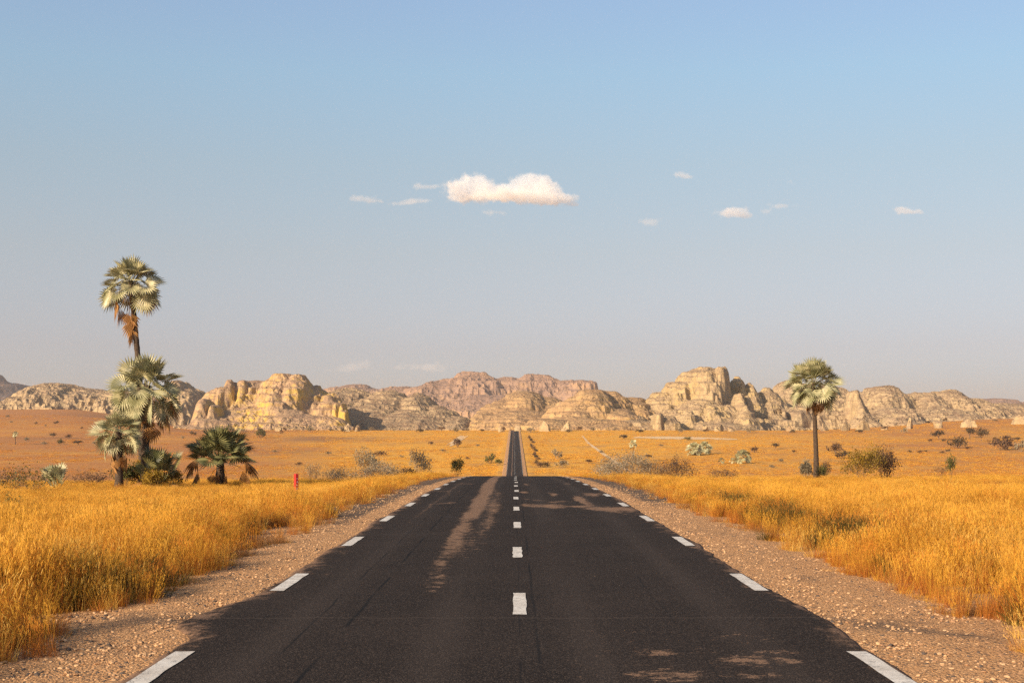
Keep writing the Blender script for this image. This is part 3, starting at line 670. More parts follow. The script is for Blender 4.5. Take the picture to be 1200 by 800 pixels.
hill('rock_mesa', [(822, 431, 36, 1480, 70, 3.4), (843, 430, 14, 1466, 40, 5), (804, 436, 20, 1480, 55, 3.2), (792, 446, 22, 1475, 70, 3), (775, 458, 34, 1465, 80, 1.8), (752, 470, 44, 1460, 90, 1.6), (862, 442, 16, 1500, 50, 2.6), (876, 449, 26, 1500, 80, 1.7), (896, 455, 34, 1520, 80, 1.8), (864, 460, 11, 1395, 30, 3), (874, 464, 12, 1402, 30, 2.4), (820, 468, 90, 1410, 110, 1.3), (850, 458, 50, 1470, 90, 1.4),
                   (877, 474, 19, 1325, 36, 1.3), (772, 484, 7, 1285, 18, 7), (783, 488, 16, 1295, 24, 4), (830, 478, 9, 1350, 20, 5), (806, 482, 12, 1330, 24, 3), (850, 495, 56, 1310, 45, 1.6), (900, 482, 44, 1440, 70, 1.7), (745, 488, 50, 1330, 60, 1.6)],
     1225, 1660, 690, 945, 81, rk_tan, 'flat topped sandstone mesa right of centre with fluted cliff', 6, dx=.84, rough=.9, warp=.7, furrow=.85)
hill('rock_massif', [(922, 445, 30, 1620, 90, 2.4), (938, 449, 40, 1640, 90, 2), (970, 450, 46, 1640, 90, 1.8), (998, 457, 9, 1470, 26, 5), (1004, 466, 12, 1462, 34, 2.4), (1010, 482, 22, 1452, 40, 1.8), (915, 478, 9, 1450, 22, 6), (935, 481, 14, 1455, 20, 6), (1058, 490, 20, 1440, 34, 1.8), (1042, 488, 12, 1450, 26, 3), (1028, 452, 44, 1680, 90, 2.4), (1075, 459, 40, 1700, 90, 2.4), (1106, 457, 34, 1720, 90, 2.6), (930, 478, 60, 1500, 60, 4), (970, 482, 40, 1500, 50, 4),
                     (1045, 478, 40, 1560, 60, 2.4), (1135, 466, 44, 1750, 100, 2.2), (1090, 478, 60, 1620, 70, 2.2), (1170, 472, 50, 1780, 100, 2.2), (1215, 474, 50, 1800, 100, 2.2), (1270, 478, 70, 1800, 110, 2.2), (1340, 470, 80, 1850, 110, 2.2)],
     1400, 1960, 870, 1400, 91, rk_pale, 'broken pale sandstone massif behind the right palm', 5, dx=1.0, rough=.9, warp=.8, furrow=.7)
hill('mountain', [(1150, 468, 90, 5000, 300, 2.4), (1260, 470, 120, 5000, 300, 2), (1050, 470, 120, 5000, 300, 2)], 4500, 5500, 950, 1480, 95, rk_far, 'low bluish far mountain at the right skyline', 9, sc=4, block=.5)

# ---------------------------------------------------------------- bare tracks and sand on the far slope
sand = sand_mat('pale_sand', (0.58, 0.38, 0.20), (0.74, 0.54, 0.32))
def ribbon(name, top, bot, label, n=40, m=5, up=0.12, y0=430.0):
    """A strip of bare ground lying on the land, between two rows of landmarks."""
    t = np.linspace(0, 1, n)
    def samp(pl):
        pl = np.array(pl, float); k = np.linspace(0, 1, len(pl)); return np.stack([np.interp(t, k, pl[:, 0]), np.interp(t, k, pl[:, 1])], -1)
    A, B = samp(top), samp(bot); V = []
    for i in range(n):
        a = hit(*A[i], y0); b = hit(*B[i], y0); j = .12 * fbm(np.array([i / 2.5]), np.array([3.0]), 5, 3)[0]
        for k in range(m):
            q = a.lerp(b, (k / (m - 1) - .5) * (1 + j * 2) + .5 + j * .6)
            V.append((q.x, q.y, float(ground(q.x, q.y)) + up))
    me = np_mesh(name, V, grid_faces(n, m))
    return tag(link(name, me, sand), label, 'bare sand', kind='structure')
ribbon('dirt_track', [(683.5, 510.5), (691, 519), (704, 528), (722, 540), (738, 551)], [(681.5, 510.5), (688, 519), (700, 528.5), (717, 541), (732, 551.5)], 'pale dirt track climbing the slope right of the road')
ribbon('sandy_strip', [(746, 511.4), (790, 511.4), (830, 512.4), (864, 514.2)], [(740, 513.2), (790, 514.4), (830, 514.9), (864, 515.2)], 'long pale sandy strip below the flat topped mesa')
ribbon('sandy_patch', [(538, 510.5), (549, 510.5)], [(524, 521), (532, 521.5)], 'pale sandy clearing on the slope left of the road', n=14)

# ---------------------------------------------------------------- palms
frond = leaf_mat('palm_frond', (0.25, 0.24, 0.115), (0.70, 0.62, 0.37), 0.18, 1.6, 0.45, 0.5, 0.1)
frond_dark = leaf_mat('palm_frond_dark', (0.085, 0.090, 0.035), (0.34, 0.305, 0.125), 0.2, 1.6, 0.45, 0.45, 0.1)
frond_yel = leaf_mat('palm_frond_yellowing', (0.12, 0.12, 0.035), (0.38, 0.30, 0.07), 0.3, 1.6, 0.5, 0.4, 0.1)
frond_dead = leaf_mat('palm_frond_dead', (0.26, 0.125, 0.045), (0.54, 0.29, 0.10), 0.2, 1.2, 0.8, 0.15, 0.1)
bark = simple_mat('palm_bark', (0.040, 0.027, 0.019), (0.105, 0.070, 0.047), 3.0, 0.9, 0.2, 0.03, (2, 2, 8))

def fan(mb, base, d, up, pet, Rb, r, nseg=22, T=2.05, fold=0.25, tip=0.2, bend=0.35, thick=.018):
    d = d.normalized(); side = d.cross(up)
    if side.length < .05: side = d.cross(Vector((r.uniform(-1, 1), r.uniform(-1, 1), .1)))
    side.normalize(); n = side.cross(d).normalized()
    p0 = base; p2 = base + d * pet - Vector((0, 0, 1)) * pet * bend * .35; p1 = base + d * pet * .55 - Vector((0, 0, 1)) * pet * bend * .06
    mb.tube([p0, p1, p2], [thick * 1.3, thick, thick * .8], 4, False)
    dd = (p2 - p1).normalized()
    if n.dot(up) < 0: n = -n
    b = bend * 1.9 * r.uniform(.35, 1.5); d2 = (dd * math.cos(b) - n * math.sin(b)).normalized()
    side = (side - d2 * side.dot(d2)).normalized()
    ro = Matrix.Rotation(r.gauss(0, .55), 3, d2); side = ro @ side; nn = side.cross(d2)
    if nn.dot(dd * math.sin(b) + n * math.cos(b)) < 0: nn = -nn
    n = nn.normalized()
    for i in range(nseg):
        th = T * ((i + .5) / nseg * 2 - 1); half = T / nseg * .98
        Rt = Rb * (1 - .22 * (abs(th) / T) ** 2) * r.uniform(.9, 1.05)
        def pt(a, rad, lift=0.0):
            e = d2 * math.cos(a) + side * math.sin(a)
            q = p2 + d2 * (.22 * Rb * (1 - abs(a) / T)) + e * rad + n * (fold * abs(math.sin(a)) * rad * (1 if fold > 0 else 1) + lift)
            return q - Vector((0, 0, 1)) * tip * (rad / Rb) ** 2.2 * Rb
        a0, a1 = th - half, th + half; mid = .56 * Rb
        j = r.uniform(-.05, .05)
        mb.add([pt(th, .03 * Rb), pt(a0, mid), pt(th, mid * 1.0, .035 * Rb), pt(a1, mid), pt(th + j, Rt)],
               [(0, 1, 2), (0, 2, 3), (1, 4, 2), (2, 4, 3)])

def crown_mesh(seed, centre, N, pet, Rb, el_hi=85, el_lo=-35, nseg=22, spread=1.0, tip=.2, bend=.35, squash=1.0, skip=None):
    r = random.Random(seed); mb = MB(); az = r.uniform(0, 6.28)
    for i in range(N):
        t = (i + .5) / N; az += 2.39996 + r.uniform(-.25, .25)
        if skip and skip(az % 6.2832, t): continue
        el = R(el_hi + (el_lo - el_hi) * t ** .85 + r.uniform(-7, 7))
        d = Vector((math.cos(az) * math.cos(el) * spread, math.sin(az) * math.cos(el) * spread, math.sin(el) * squash)).normalized()
        rad = Vector((math.cos(az), math.sin(az), 0)); up = (Vector((0, 0, 1)) * math.cos(el) - rad * math.sin(el))
        k = r.uniform(.85, 1.12)
        fan(mb, Vector(centre) + Vector((0, 0, -.25 * t)) + rad * .06, d, up, pet * k * (.75 + .35 * min(1, t * 2)), Rb * k, r, nseg, 2.05, r.uniform(.15, .42) * (1 if t < .7 else .4), tip * (.6 + t), bend * (.2 + 1.1 * t))
    return mb.mesh('crown')

def dead_mesh(seed, centre, items, nseg=14):
    """items: (azimuth deg, elevation deg, petiole, blade, drop)"""
    r = random.Random(seed); mb = MB()
    for az, el, pet, Rb, drop in items:
        az, el = R(az), R(el); d = Vector((math.cos(az) * math.cos(el), math.sin(az) * math.cos(el), math.sin(el)))
        rad = Vector((math.cos(az), math.sin(az), 0)); up = Vector((0, 0, 1)) * math.cos(el) - rad * math.sin(el)
        fan(mb, Vector(centre) + Vector((0, 0, -drop)) + rad * .1, d, up, pet, Rb, r, nseg, 1.0, -.45, .30, .30)
    return mb.mesh('dead_fronds')

def trunk_mesh(pts, rads, seed=0, n=10):
    r = random.Random(seed); P = [Vector(p) for p in pts]; L = []; W = []
    for i in range(len(P) - 1):
        m = max(2, int((P[i+1] - P[i]).length / .22))
        for k in range(m):
            t = k / m; w = rads[i] + (rads[i+1] - rads[i]) * t
            L.append(P[i].lerp(P[i+1], t)); W.append(w * (1.05 if len(L) % 2 else .965) * r.uniform(.97, 1.03))
    L.append(P[-1]); W.append(rads[-1])
    mb = MB(); mb.tube(L, W, n); return mb.mesh('trunk', True)

def palm(loc, label, group, trunk, crown, dead=None, fm=frond, name='palm_tree', extra=None):
    t = tag(empty(name, loc), label, 'palm', group)
    if trunk: link('trunk', trunk_mesh(*trunk), bark, t)
    link('crown', crown, fm, t)
    if dead: link('dead_fronds', dead, frond_dead, t)
    if extra: link('fibre_skirt', extra, frond_dead, t)
    return t

GP = 'fan palms at the roadside'
def base_at(px, Y):
    X = (px - VX) / F * Y; return (X, Y, float(ground(X, Y)))
YL = 80.0; k = YL / F
bx, by, bz = base_at(166, YL)
top = EYE + (VY - 336) * k - bz
palm((bx, by, bz), 'tallest palm with a hanging skirt of orange dead fronds high up', GP,
     ([(0, 0, -.2), (.02, 0, 2.5), (-.14, 0, 6.5), (-.62, 0, top + .35)], [.25, .19, .165, .13], 1),
     crown_mesh(1, (-.62, 0, top + .25), 38, .90, .86, 86, -28, tip=.08, bend=.26),
     dead_mesh(2, (-.60, 0, top), [(200, -35, .9, .9, .1), (165, -55, 1.0, .8, .25), (185, -72, 1.0, .9, .4), (215, -80, 1.1, .9, .6), (270, -70, .9, .9, .5), (300, -82, 1.1, .9, .7), (20, -84, 1.2, .7, .6), (240, -85, 1.3, .8, .9), (320, -86, 1.4, .7, 1.0), (0, -15, .9, .75, .2), (345, -28, 1.0, .7, .2)]))
bx, by, bz = base_at(171, YL - 1.2); top = EYE + (VY - 454) * k - bz
palm((bx, by, bz), 'mid height palm with a broad pale crown just below the tallest one', GP,
     ([(-.12, 0, -.2), (-.05, 0, 1.5), (.06, 0, top + .1)], [.27, .22, .19], 3),
     crown_mesh(11, (.06, 0, top), 40, 1.0, .96, 88, -38, tip=.09, bend=.27),
     dead_mesh(12, (.06, 0, top), [(0, -25, 1.3, .9, .1), (350, -45, 1.5, .9, .2), (10, -62, 1.4, .7, .3), (190, -50, 1.1, .8, .2), (290, -78, 1.2, .8, .5), (320, -70, 1.7, .9, .4), (270, -84, 1.4, .8, .6)]))
bx, by, bz = base_at(139, YL - 3.5); top = EYE + (VY - 505) * (k * .957) - bz
palm((bx, by, bz), 'short stout palm standing left of the two taller palms', GP,
     ([(0, 0, -.2), (.03, 0, 1.2), (.0, 0, top)], [.25, .19, .17], 5),
     crown_mesh(21, (0, 0, top), 34, .62, .70, 88, -35, tip=.09, bend=.27),
     dead_mesh(22, (0, 0, top), [(180, -65, .9, .7, .2), (200, -75, 1.3, .6, .4), (345, -65, 1.0, .7, .3), (10, -70, .9, .8, .3), (270, -78, 1.0, .7, .4), (170, -80, 1.6, .5, .3)]), frond)
bx, by, bz = base_at(187, YL - 3)
palm((bx, by, bz), 'stemless young palm of upright fans at the foot of the tall palms', GP, None,
     crown_mesh(31, (0, 0, .25), 17, 1.25, .72, 89, 55, tip=.05, bend=.09), dead_mesh(32, (0, 0, .4), [(200, 10, .8, .6, 0), (320, 5, .8, .7, 0), (260, 0, .7, .6, 0)]), frond_dark)
bx, by, bz = base_at(258, YL); top = EYE + (VY - 538) * k - bz
palm((bx, by, bz), 'low dark palm with drooping brown fronds on both sides', GP,
     ([(0, 0, -.2), (0, 0, .7), (.02, 0, top)], [.22, .26, .18], 7),
     crown_mesh(41, (0, 0, top), 44, 1.05, .98, 89, 16, tip=.10, bend=.14),
     dead_mesh(42, (0, 0, top), [(180, 8, 1.2, .9, 0), (190, -20, 1.2, .9, .1), (172, -2, 1.5, .8, .1), (0, 4, 1.3, .95, 0), (350, -14, 1.3, .9, .1), (8, -6, 1.5, .8, .0), (270, -60, .5, .6, .3), (210, -50, .6, .5, .3), (330, -52, .6, .6, .3), (285, -70, .4, .6, .4)]), frond_dark)
YR = 100.0; k = YR / F
bx, by, bz = base_at(956, YR); top = EYE + (VY - 452) * k - bz
palm((bx, by, bz), 'lone palm with a round silvery crown right of the road', GP,
     ([(.05, 0, -.2), (.02, 0, 2.0), (-.17, 0, top + .2)], [.23, .165, .135], 8),
     crown_mesh(51, (-.17, 0, top + .2), 58, 1.0, .92, 88, -36, tip=.05, bend=.22),
     dead_mesh(52, (-.17, 0, top), [(350, -58, 1.1, .8, .1), (330, -70, 1.0, .7, .2), (200, -62, 1.0, .7, .2), (260, -75, .8, .6, .3)]))

# distant palms on the slope
GF = 'small far palms on the slope right of the road'
def far_palm(px, ytop, ybase, wpx, label, stem=True, pt=None, n=16, y0=430.0, grp=GF):
    p = hit(px, ybase, y0); k = p.y / F; H = (ybase - ytop) * k; W = wpx * k
    if stem:
        tr = ([(0, 0, -.3), (0, 0, H * .5), (0, 0, H - W * .42)], [W * .055, W * .04, W * .035], 2, 6) if not pt else pt
        return palm(p, label, grp, tr, crown_mesh(int(px), (0, 0, H - W * .46), n, W * .20, W * .31, 85, -35, 12))
    return palm(p, label, grp, None, crown_mesh(int(px), (0, 0, H * .38), n, W * .25, W * .27, 88, -25, 12))
far_palm(742, 514.5, 541.5, 11, 'thin far palm with a small round crown above the grey scrub')
far_palm(813.5, 514, 533.5, 20, 'bushy low far palm, left one of a touching pair', False, n=30)
far_palm(825.5, 511, 532, 17, 'bushy far palm, right and slightly taller one of a touching pair', False, n=30)
far_palm(870.5, 522, 543, 20, 'squat bushy far palm right of the touching pair', False, n=30)
far_palm(845.5, 532, 543.5, 9, 'tiny pale palm sprout between the touching pair and the squat palm', False, n=12)
far_palm(858.5, 534, 543, 8, 'tiny dark palm sprout right against the squat far palm', False, n=12)
far_palm(18, 504.5, 521, 8, 'small pale far palm alone near the left edge of the plain', grp=None)
far_palm(886, 491, 502, 16, 'pale green palm sprouts on the rocks under the mesa', False, n=14, y0=1180, grp=None)

# ---------------------------------------------------------------- bushes
twig_grey = simple_mat('grey_twigs', (0.20, 0.15, 0.11), (0.38, 0.30, 0.23), 3.0)
twig_brown = simple_mat('brown_twigs', (0.085, 0.055, 0.040), (0.20, 0.13, 0.09), 3.0)
leaf_olive = leaf_mat('leaf_olive', (0.050, 0.055, 0.016), (0.17, 0.15, 0.035), .3, 1.5)
leaf_yel = leaf_mat('leaf_yellow', (0.09, 0.065, 0.012), (0.38, 0.23, 0.025), .35, 1.5)
leaf_brown = leaf_mat('leaf_brown', (0.075, 0.040, 0.022), (0.21, 0.115, 0.055), .2, 1.5)
leaf_grey = leaf_mat('leaf_grey', (0.16, 0.125, 0.075), (0.36, 0.28, 0.17), .2, 1.5)
leaf_dark = leaf_mat('leaf_dark', (0.045, 0.032, 0.018), (0.13, 0.085, 0.040), .2, 1.0)

def bush_mesh(seed, n_stem=9, depth=3, leaves=1600, ls=.045, twig=.012, lean=.8, trunk=0.0, clump=.12, flat=1.0):
    """A bush one unit wide and one unit high: forked stems and small leaves in clumps at their ends."""
    r = random.Random(seed); mb = MB(); tips = []
    def grow(p, d, L, w, dep):
        q = p + d * L * .5 + Vector((r.gauss(0, .05), r.gauss(0, .05), 0)) * L; e = q + (d + Vector((r.gauss(0, .2), r.gauss(0, .2), r.gauss(.05, .12)))).normalized() * L * .5
        mb.tube([p, q, e], [w, w * .8, w * .55], 4, False)
        if dep == 0: tips.append(e); return
        if dep <= 1: tips.append(e)
        for _ in range(r.choice((2, 3, 3))):
            nd = (d + Vector((r.gauss(0, .55), r.gauss(0, .55), r.gauss(.02, .32) * flat))).normalized()
            grow(e, nd, L * r.uniform(.58, .85), w * .6, dep - 1)
    b = Vector((0, 0, 0))
    if trunk:
        mb.tube([(0, 0, -.05), (.02, 0, trunk * .5), (0.03, .02, trunk)], [twig * 2.2, twig * 1.7, twig * 1.4], 6, False); b = Vector((.03, .02, trunk))
    for i in range(n_stem):
        a = 6.283 * (i + r.random()) / n_stem; l = lean * r.uniform(.3, 1.0)
        s = b if trunk else Vector((math.cos(a) * .08, math.sin(a) * .08, -.04))
        grow(s, Vector((math.cos(a) * l, math.sin(a) * l, 1.0)).normalized(), .34 * r.uniform(.8, 1.15), twig, depth)
    lb = MB()
    for _ in range(leaves):
        c = tips[int(r.random() * len(tips))] + Vector((r.gauss(0, clump), r.gauss(0, clump), r.gauss(0, clump * .8)))
        if c.z < .02: c.z = abs(c.z) + .02
        n = Vector((r.gauss(0, 1), r.gauss(0, 1), r.gauss(.3, 1))).normalized(); u = n.orthogonal().normalized(); u.rotate(Matrix.Rotation(r.uniform(0, 6.28), 3, n)); v = n.cross(u)
        s = ls * r.uniform(.6, 1.3)
        lb.add([c - u * s, c - v * s * .45, c + u * s, c + v * s * .45], [(0, 1, 2, 3)])
    allv = np.array(mb.v + lb.v); lo = np.percentile(allv, 1, axis=0); hi = np.percentile(allv, 99, axis=0)
    sx = 1 / max(hi[0] - lo[0], hi[1] - lo[1]); sz = 1 / hi[2]; cx, cy_ = (lo[0] + hi[0]) / 2, (lo[1] + hi[1]) / 2
    f = lambda p: ((p[0] - cx) * sx, (p[1] - cy_) * sx, p[2] * sz)
    mb.v = [f(p) for p in mb.v]; lb.v = [f(p) for p in lb.v]
    return mb.mesh('branches'), (lb.mesh('foliage') if leaves else None)

def bush_obj(name, meshes, mats, loc, w, h, rz, label, cat, group=None):
    t = tag(empty(name, loc, rz), label, cat, group); t.scale = (w, w, h)
    br, fo = meshes
    if not br.materials: br.materials.append(mats[0])
    b = bpy.data.objects.new('branches', br); COL.objects.link(b); b.parent = t
    if fo:
        if not fo.materials: fo.materials.append(mats[1])
        f = bpy.data.objects.new('foliage', fo); COL.objects.link(f); f.parent = t
    return t

def near_bush(px, ytop, ybase, wpx, Y, meshes, mats, label, cat='bush', name='bush', group=None, rz=0.0):
    X = (px - VX) / F * Y; g = float(ground(X, Y)); k = Y / F
    h = max(EYE - (ytop - VY) * k - g, (ybase - ytop) * k)
    return bush_obj(name, meshes, mats, (X, Y, g), wpx * k, h, rz, label, cat, group)

near_bush(30, 546, 570, 60, 64, bush_mesh(1, 14, 3, 520, .035, .007, 1.3), (twig_brown, leaf_olive), 'sparse olive bush in the grass by the left edge', rz=1)
near_bush(8, 551, 570, 30, 76, bush_mesh(2, 10, 3, 500, .04, .008, 1.2), (twig_brown, leaf_brown), 'brownish bush at the far left edge of the grass')
near_bush(16, 574, 600, 30, 44, bush_mesh(71, 6, 3, 240, .05, .006), (twig_brown, leaf_olive), 'thin olive weed rising from the grass below the left bush')
palm(base_at(65, 72), 'pale green palm seedling in the grass left of the palms', GP, None, crown_mesh(61, (0, 0, .2), 14, .75, .5, 89, 55, 14, tip=.05, bend=.06), None, frond)
near_bush(104, 551, 568, 46, 84, bush_mesh(73, 18, 3, 900, .035, .008, 1.3), (twig_brown, leaf_brown), 'low brown scrub between the pale seedling and the short palm')
near_bush(146, 543, 567, 30, 78.5, bush_mesh(3, 12, 3, 2200, .055), (twig_brown, leaf_olive), 'dense olive bush behind the short palm trunk')
near_bush(166, 540, 566, 26, 79.2, bush_mesh(4, 12, 3, 2000, .055), (twig_brown, leaf_yel), 'yellow green bush between the palm trunks')
near_bush(199, 551, 567, 26, 78.5, bush_mesh(5, 12, 3, 1800, .06), (twig_brown, leaf_yel), 'low yellow green bush right of the stemless palm')
near_bush(179, 551, 568, 28, 76, bush_mesh(6, 12, 3, 1800, .06), (twig_brown, leaf_yel), 'low leafy bush in front of the stemless palm')
near_bush(368, 543, 566, 26, 92, bush_mesh(7, 14, 4, 500, .03, .008), (twig_brown, leaf_grey), 'rounded grey brown dry bush behind the red post')
near_bush(430, 526, 560, 28, 96, bush_mesh(8, 6, 4, 1600, .04, .016, .8, .35), (twig_grey, leaf_grey), 'grey dry little tree on a bare stem left of the road')
near_bush(445, 540, 562, 50, 92, bush_mesh(9, 24, 4, 1800, .03, .009, 1.2), (twig_grey, leaf_grey), 'wide pale scrub around the grey little tree')
near_bush(402, 548, 566, 54, 88, bush_mesh(70, 24, 4, 1500, .03, .009, 1.4), (twig_grey, leaf_grey), 'low pale scrub between the red post and the grey little tree')
near_bush(492, 528, 556, 26, 98, bush_mesh(10, 12, 4, 1400, .04, .008), (twig_grey, leaf_grey), 'dense grey shrub closest to the left roadside')
near_bush(536, 538, 560, 16, 98, bush_mesh(11, 9, 3, 1300, .05), (twig_brown, leaf_olive), 'small olive shrub on the left verge by the road brow')
near_bush(478, 548, 560, 24, 96, bush_mesh(12, 9, 3, 900, .05), (twig_brown, leaf_brown), 'low brown shrub in front of the dense grey shrub')
near_bush(735, 533, 563, 62, 84, bush_mesh(13, 30, 4, 2600, .03, .010, 1.3), (twig_grey, leaf_grey), 'wide pale grey thorny scrub on the right roadside')
near_bush(708, 543, 560, 30, 88, bush_mesh(14, 18, 4, 1200, .03, .010, 1.2), (twig_grey, leaf_grey), 'small grey scrub beside the wide thorny scrub')
near_bush(793, 537, 565, 44, 88, bush_mesh(15, 22, 4, 1800, .03, .010, 1.1), (twig_brown, leaf_brown), 'brown bare twigged bush right of the wide thorny scrub')
near_bush(766, 541, 560, 34, 94, bush_mesh(72, 18, 4, 900, .03, .008, 1.0), (twig_brown, leaf_brown), 'dark brown scrub just behind the wide thorny scrub')
near_bush(848, 549, 563, 40, 92, bush_mesh(16, 18, 3, 700, .035, .008, 1.2), (twig_brown, leaf_brown), 'low brown scrub midway to the lone palm')
near_bush(1009, 525, 564, 44, 88, bush_mesh(17, 14, 4, 2400, .036, .010, .7), (twig_brown, leaf_yel), 'big yellow leaved bush right of the lone palm')
near_bush(1037, 527, 562, 34, 90, bush_mesh(18, 12, 4, 2000, .04, .010, .9), (twig_brown, leaf_brown), 'dark brown bush leaning against the yellow one')
near_bush(1114, 535, 566, 14, 80, bush_mesh(19, 4, 3, 420, .06, .012, .35), (twig_brown, leaf_olive), 'slim leafy sapling in the right grass')
near_bush(1101, 545, 564, 20, 82, bush_mesh(20, 6, 3, 160, .05, .007, .7), (twig_brown, leaf_brown), 'thin bare shrub beside the slim sapling')
near_bush(968, 540, 558, 13, 104, bush_mesh(21, 9, 3, 900, .05), (twig_brown, leaf_brown), 'brown bush close behind the lone palm trunk')
near_bush(945, 540, 560, 15, 98, bush_mesh(22, 10, 3, 1200, .07), (twig_brown, leaf_grey), 'pale leafy clump at the lone palm foot')
near_bush(963, 545, 560, 14, 99, bush_mesh(23, 10, 3, 900, .06), (twig_brown, leaf_olive), 'small olive clump right of the lone palm foot')
for px, yt, w, s in ((899, 592, 44, 24), (934, 604, 46, 25), (872, 583, 36, 26), (1112, 612, 46, 27)):
    pass

# distant bushes
FB = [bush_mesh(40 + i, 7, 2, 340, .09, .02, .9, (.0, .0, .3)[i % 3], .12) for i in range(6)]
FBM = [(twig_brown, leaf_dark), (twig_brown, leaf_olive), (twig_brown, leaf_brown), (twig_grey, leaf_grey)]
FBV = {}
def far_bush(px, ytop, ybase, wpx, kind, shape, label, group=None, name='bush', y0=430.0, cat='bush'):
    p = hit(px, ybase, y0); k = p.y / F; key = (shape, kind)
    if key not in FBV:
        br, fo = FB[shape][0].copy(), FB[shape][1].copy(); br.materials.append(FBM[kind][0]); fo.materials.append(FBM[kind][1]); FBV[key] = (br, fo)
    return bush_obj(name, FBV[key], FBM[kind], (p.x, p.y, p.z - .05), wpx * k, (ybase - ytop) * k, px % 6.28, label, cat, group)
far_bush(574.5, 531.5, 543, 12, 1, 0, 'round green bush on the far slope left of the road')
far_bush(584.5, 537, 545, 9, 1, 1, 'smaller green bush touching the round one by the far road')
far_bush(1151, 501.5, 517, 17, 0, 2, 'tall dark tree on the right plain, tallest of the dark trees', name='small_tree', cat='tree')
far_bush(1137, 501, 513, 13, 0, 5, 'dark tree just left of the tallest dark tree', name='small_tree', cat='tree')
far_bush(1122, 511.5, 525, 22, 0, 3, 'broad dark bush below and left of the tallest dark tree')
far_bush(1099, 504, 515, 15, 0, 2, 'dark tree beside a pale rock pillar on the right plain', name='small_tree', cat='tree')
far_bush(1176, 513, 527, 30, 2, 4, 'wide brown hedge like bush at the right edge of the plain')
far_bush(1196, 516, 529, 14, 3, 0, 'greyish bush at the extreme right edge of the plain')
far_bush(978, 519, 531, 18, 2, 3, 'brown round bush behind the yellow bush on the plain')
far_bush(988, 528, 537, 16, 0, 0, 'low dark bush right of the lone palm on the plain')
far_bush(909, 519, 526, 8, 0, 5, 'small dark tree left of the lone palm on the plain', name='small_tree', cat='tree')
far_bush(884, 523, 530, 10, 2, 1, 'brown bush behind the squat far palm')
far_bush(731, 509, 514, 10, 0, 1, 'dark bush at the left end of the sandy strip')
far_bush(806, 511.5, 515.5, 9, 1, 4, 'flat green bush on the sandy strip')
far_bush(653, 526, 538, 12, 3, 0, 'grey bush on the slope right of the far road')
far_bush(658, 539, 547, 16, 3, 3, 'wide grey bush low on the slope right of the far road')
far_bush(638, 541, 547, 14, 0, 4, 'low dark bush right beside the far road')
far_bush(536, 513, 524, 10, 2, 1, 'brown bush on the pale sandy clearing')
far_bush(306, 503, 513, 14, 1, 4, 'spreading green bush above the low dark palm')
far_bush(444, 528, 534, 20, 2, 3, 'long low brown bush behind the grey little tree')
far_bush(71, 514, 521, 8, 1, 0, 'bright green bush on the left plain')
far_bush(31, 512, 517, 6, 3, 1, 'grey bush right of the small pale far palm')
G1 = 'small grey and dark bushes dotted over the left plain'
for i, (px, yb, w, h) in enumerate(((9, 489, 5, 3), (20, 489, 4, 3), (13, 496, 4, 3), (42, 497, 4, 3), (49, 497, 4, 3.5), (53.5, 500, 3, 2.5), (66, 496.5, 6, 3.5), (41.5, 516, 6, 6), (62, 513, 9, 6), (80, 513.5, 8, 5), (102, 511, 8, 6), (91, 521, 12, 5),
                                    (52, 521, 8, 4), (15, 534, 6, 3), (96, 503, 5, 3), (110, 520, 6, 3), (204, 512, 7, 4), (214, 515, 5, 4), (226, 510, 8, 5), (219, 504, 6, 4), (213, 493, 4, 3), (240, 522, 7, 5), (300, 540, 6, 3), (290, 517, 5, 3), (330, 508, 5, 3), (44, 536, 6, 3), (125, 508, 4, 3), (132, 489, 4, 3))):
    if i % 3 == 1: continue
    far_bush(px, yb - h, yb, w, (3, 0, 3, 0, 2)[i % 5], i % 6, 'small bush dotted on the open left plain', G1)
G2 = 'dark bushes along the far right field edge'
for i, (px, yb, w, h) in enumerate(((1066, 530, 5, 3), (1078, 531, 7, 4), (1085, 530, 5, 3), (1104, 531, 7, 3), (1111, 529, 6, 3), (1134, 527, 6, 4), (1168, 517, 9, 5), (1180, 516, 10, 6), (1192, 517, 9, 5), (1090, 517, 7, 3), (1106, 517, 6, 3), (1116, 517, 8, 3), (1212, 522, 12, 8), (1225, 528, 10, 6))):
    far_bush(px, yb - h, yb, w, (0, 2)[i % 2], i % 6, 'dark low bush in the broken line across the right plain', G2)
G3 = 'dark scrub along the ditch right of the far road'
for i in range(11):
    t = i / 10; far_bush(620 + 10 * t + (i % 3) * 1.5, 509.5 + 32 * t, 514.5 + 33 * t, 4 + 2.5 * t, (2, 0)[i % 2], i % 6, 'dark scrub in the ditch beside the far road', G3)
G4 = 'bushes scattered along the foot of the rocks'
for i in range(46):
    px = 205 + i * 21.7 + 9 * math.sin(i * 7.3)
    if 592 < px < 612: continue
    yb = 505.5 + 1.5 * math.sin(i * 3.1); yb = yb - (10 if px > 1060 else 0) - (3 if px < 260 else 0)
    far_bush(px, yb - 3 - (i * 37 % 4), yb, 5 + (i * 53 % 6), (3, 0, 2, 3)[i % 4], i % 6, 'small scrubby bush at the foot of the rocks', G4, y0=900)
G5 = 'dry grey bushes scattered on the golden slope'
for i, (px, yb, w, h) in enumerate(((470, 536, 6, 3), (505, 521, 6, 4), (519, 530, 8, 4), (548, 538, 6, 3), (560, 523, 5, 3), (690, 543, 8, 5), (705, 531, 6, 4), (760, 536, 9, 4), (775, 524, 6, 4), (790, 545, 9, 4), (915, 541, 8, 4), (930, 531, 6, 4), (905, 548, 9, 4), (1020, 534, 7, 4), (385, 533, 9, 4), (350, 545, 9, 4), (322, 530, 6, 3))):
    far_bush(px, yb - h, yb, w, (3, 2)[i % 2], i % 6, 'dry bush dotted on the golden slope', G5)

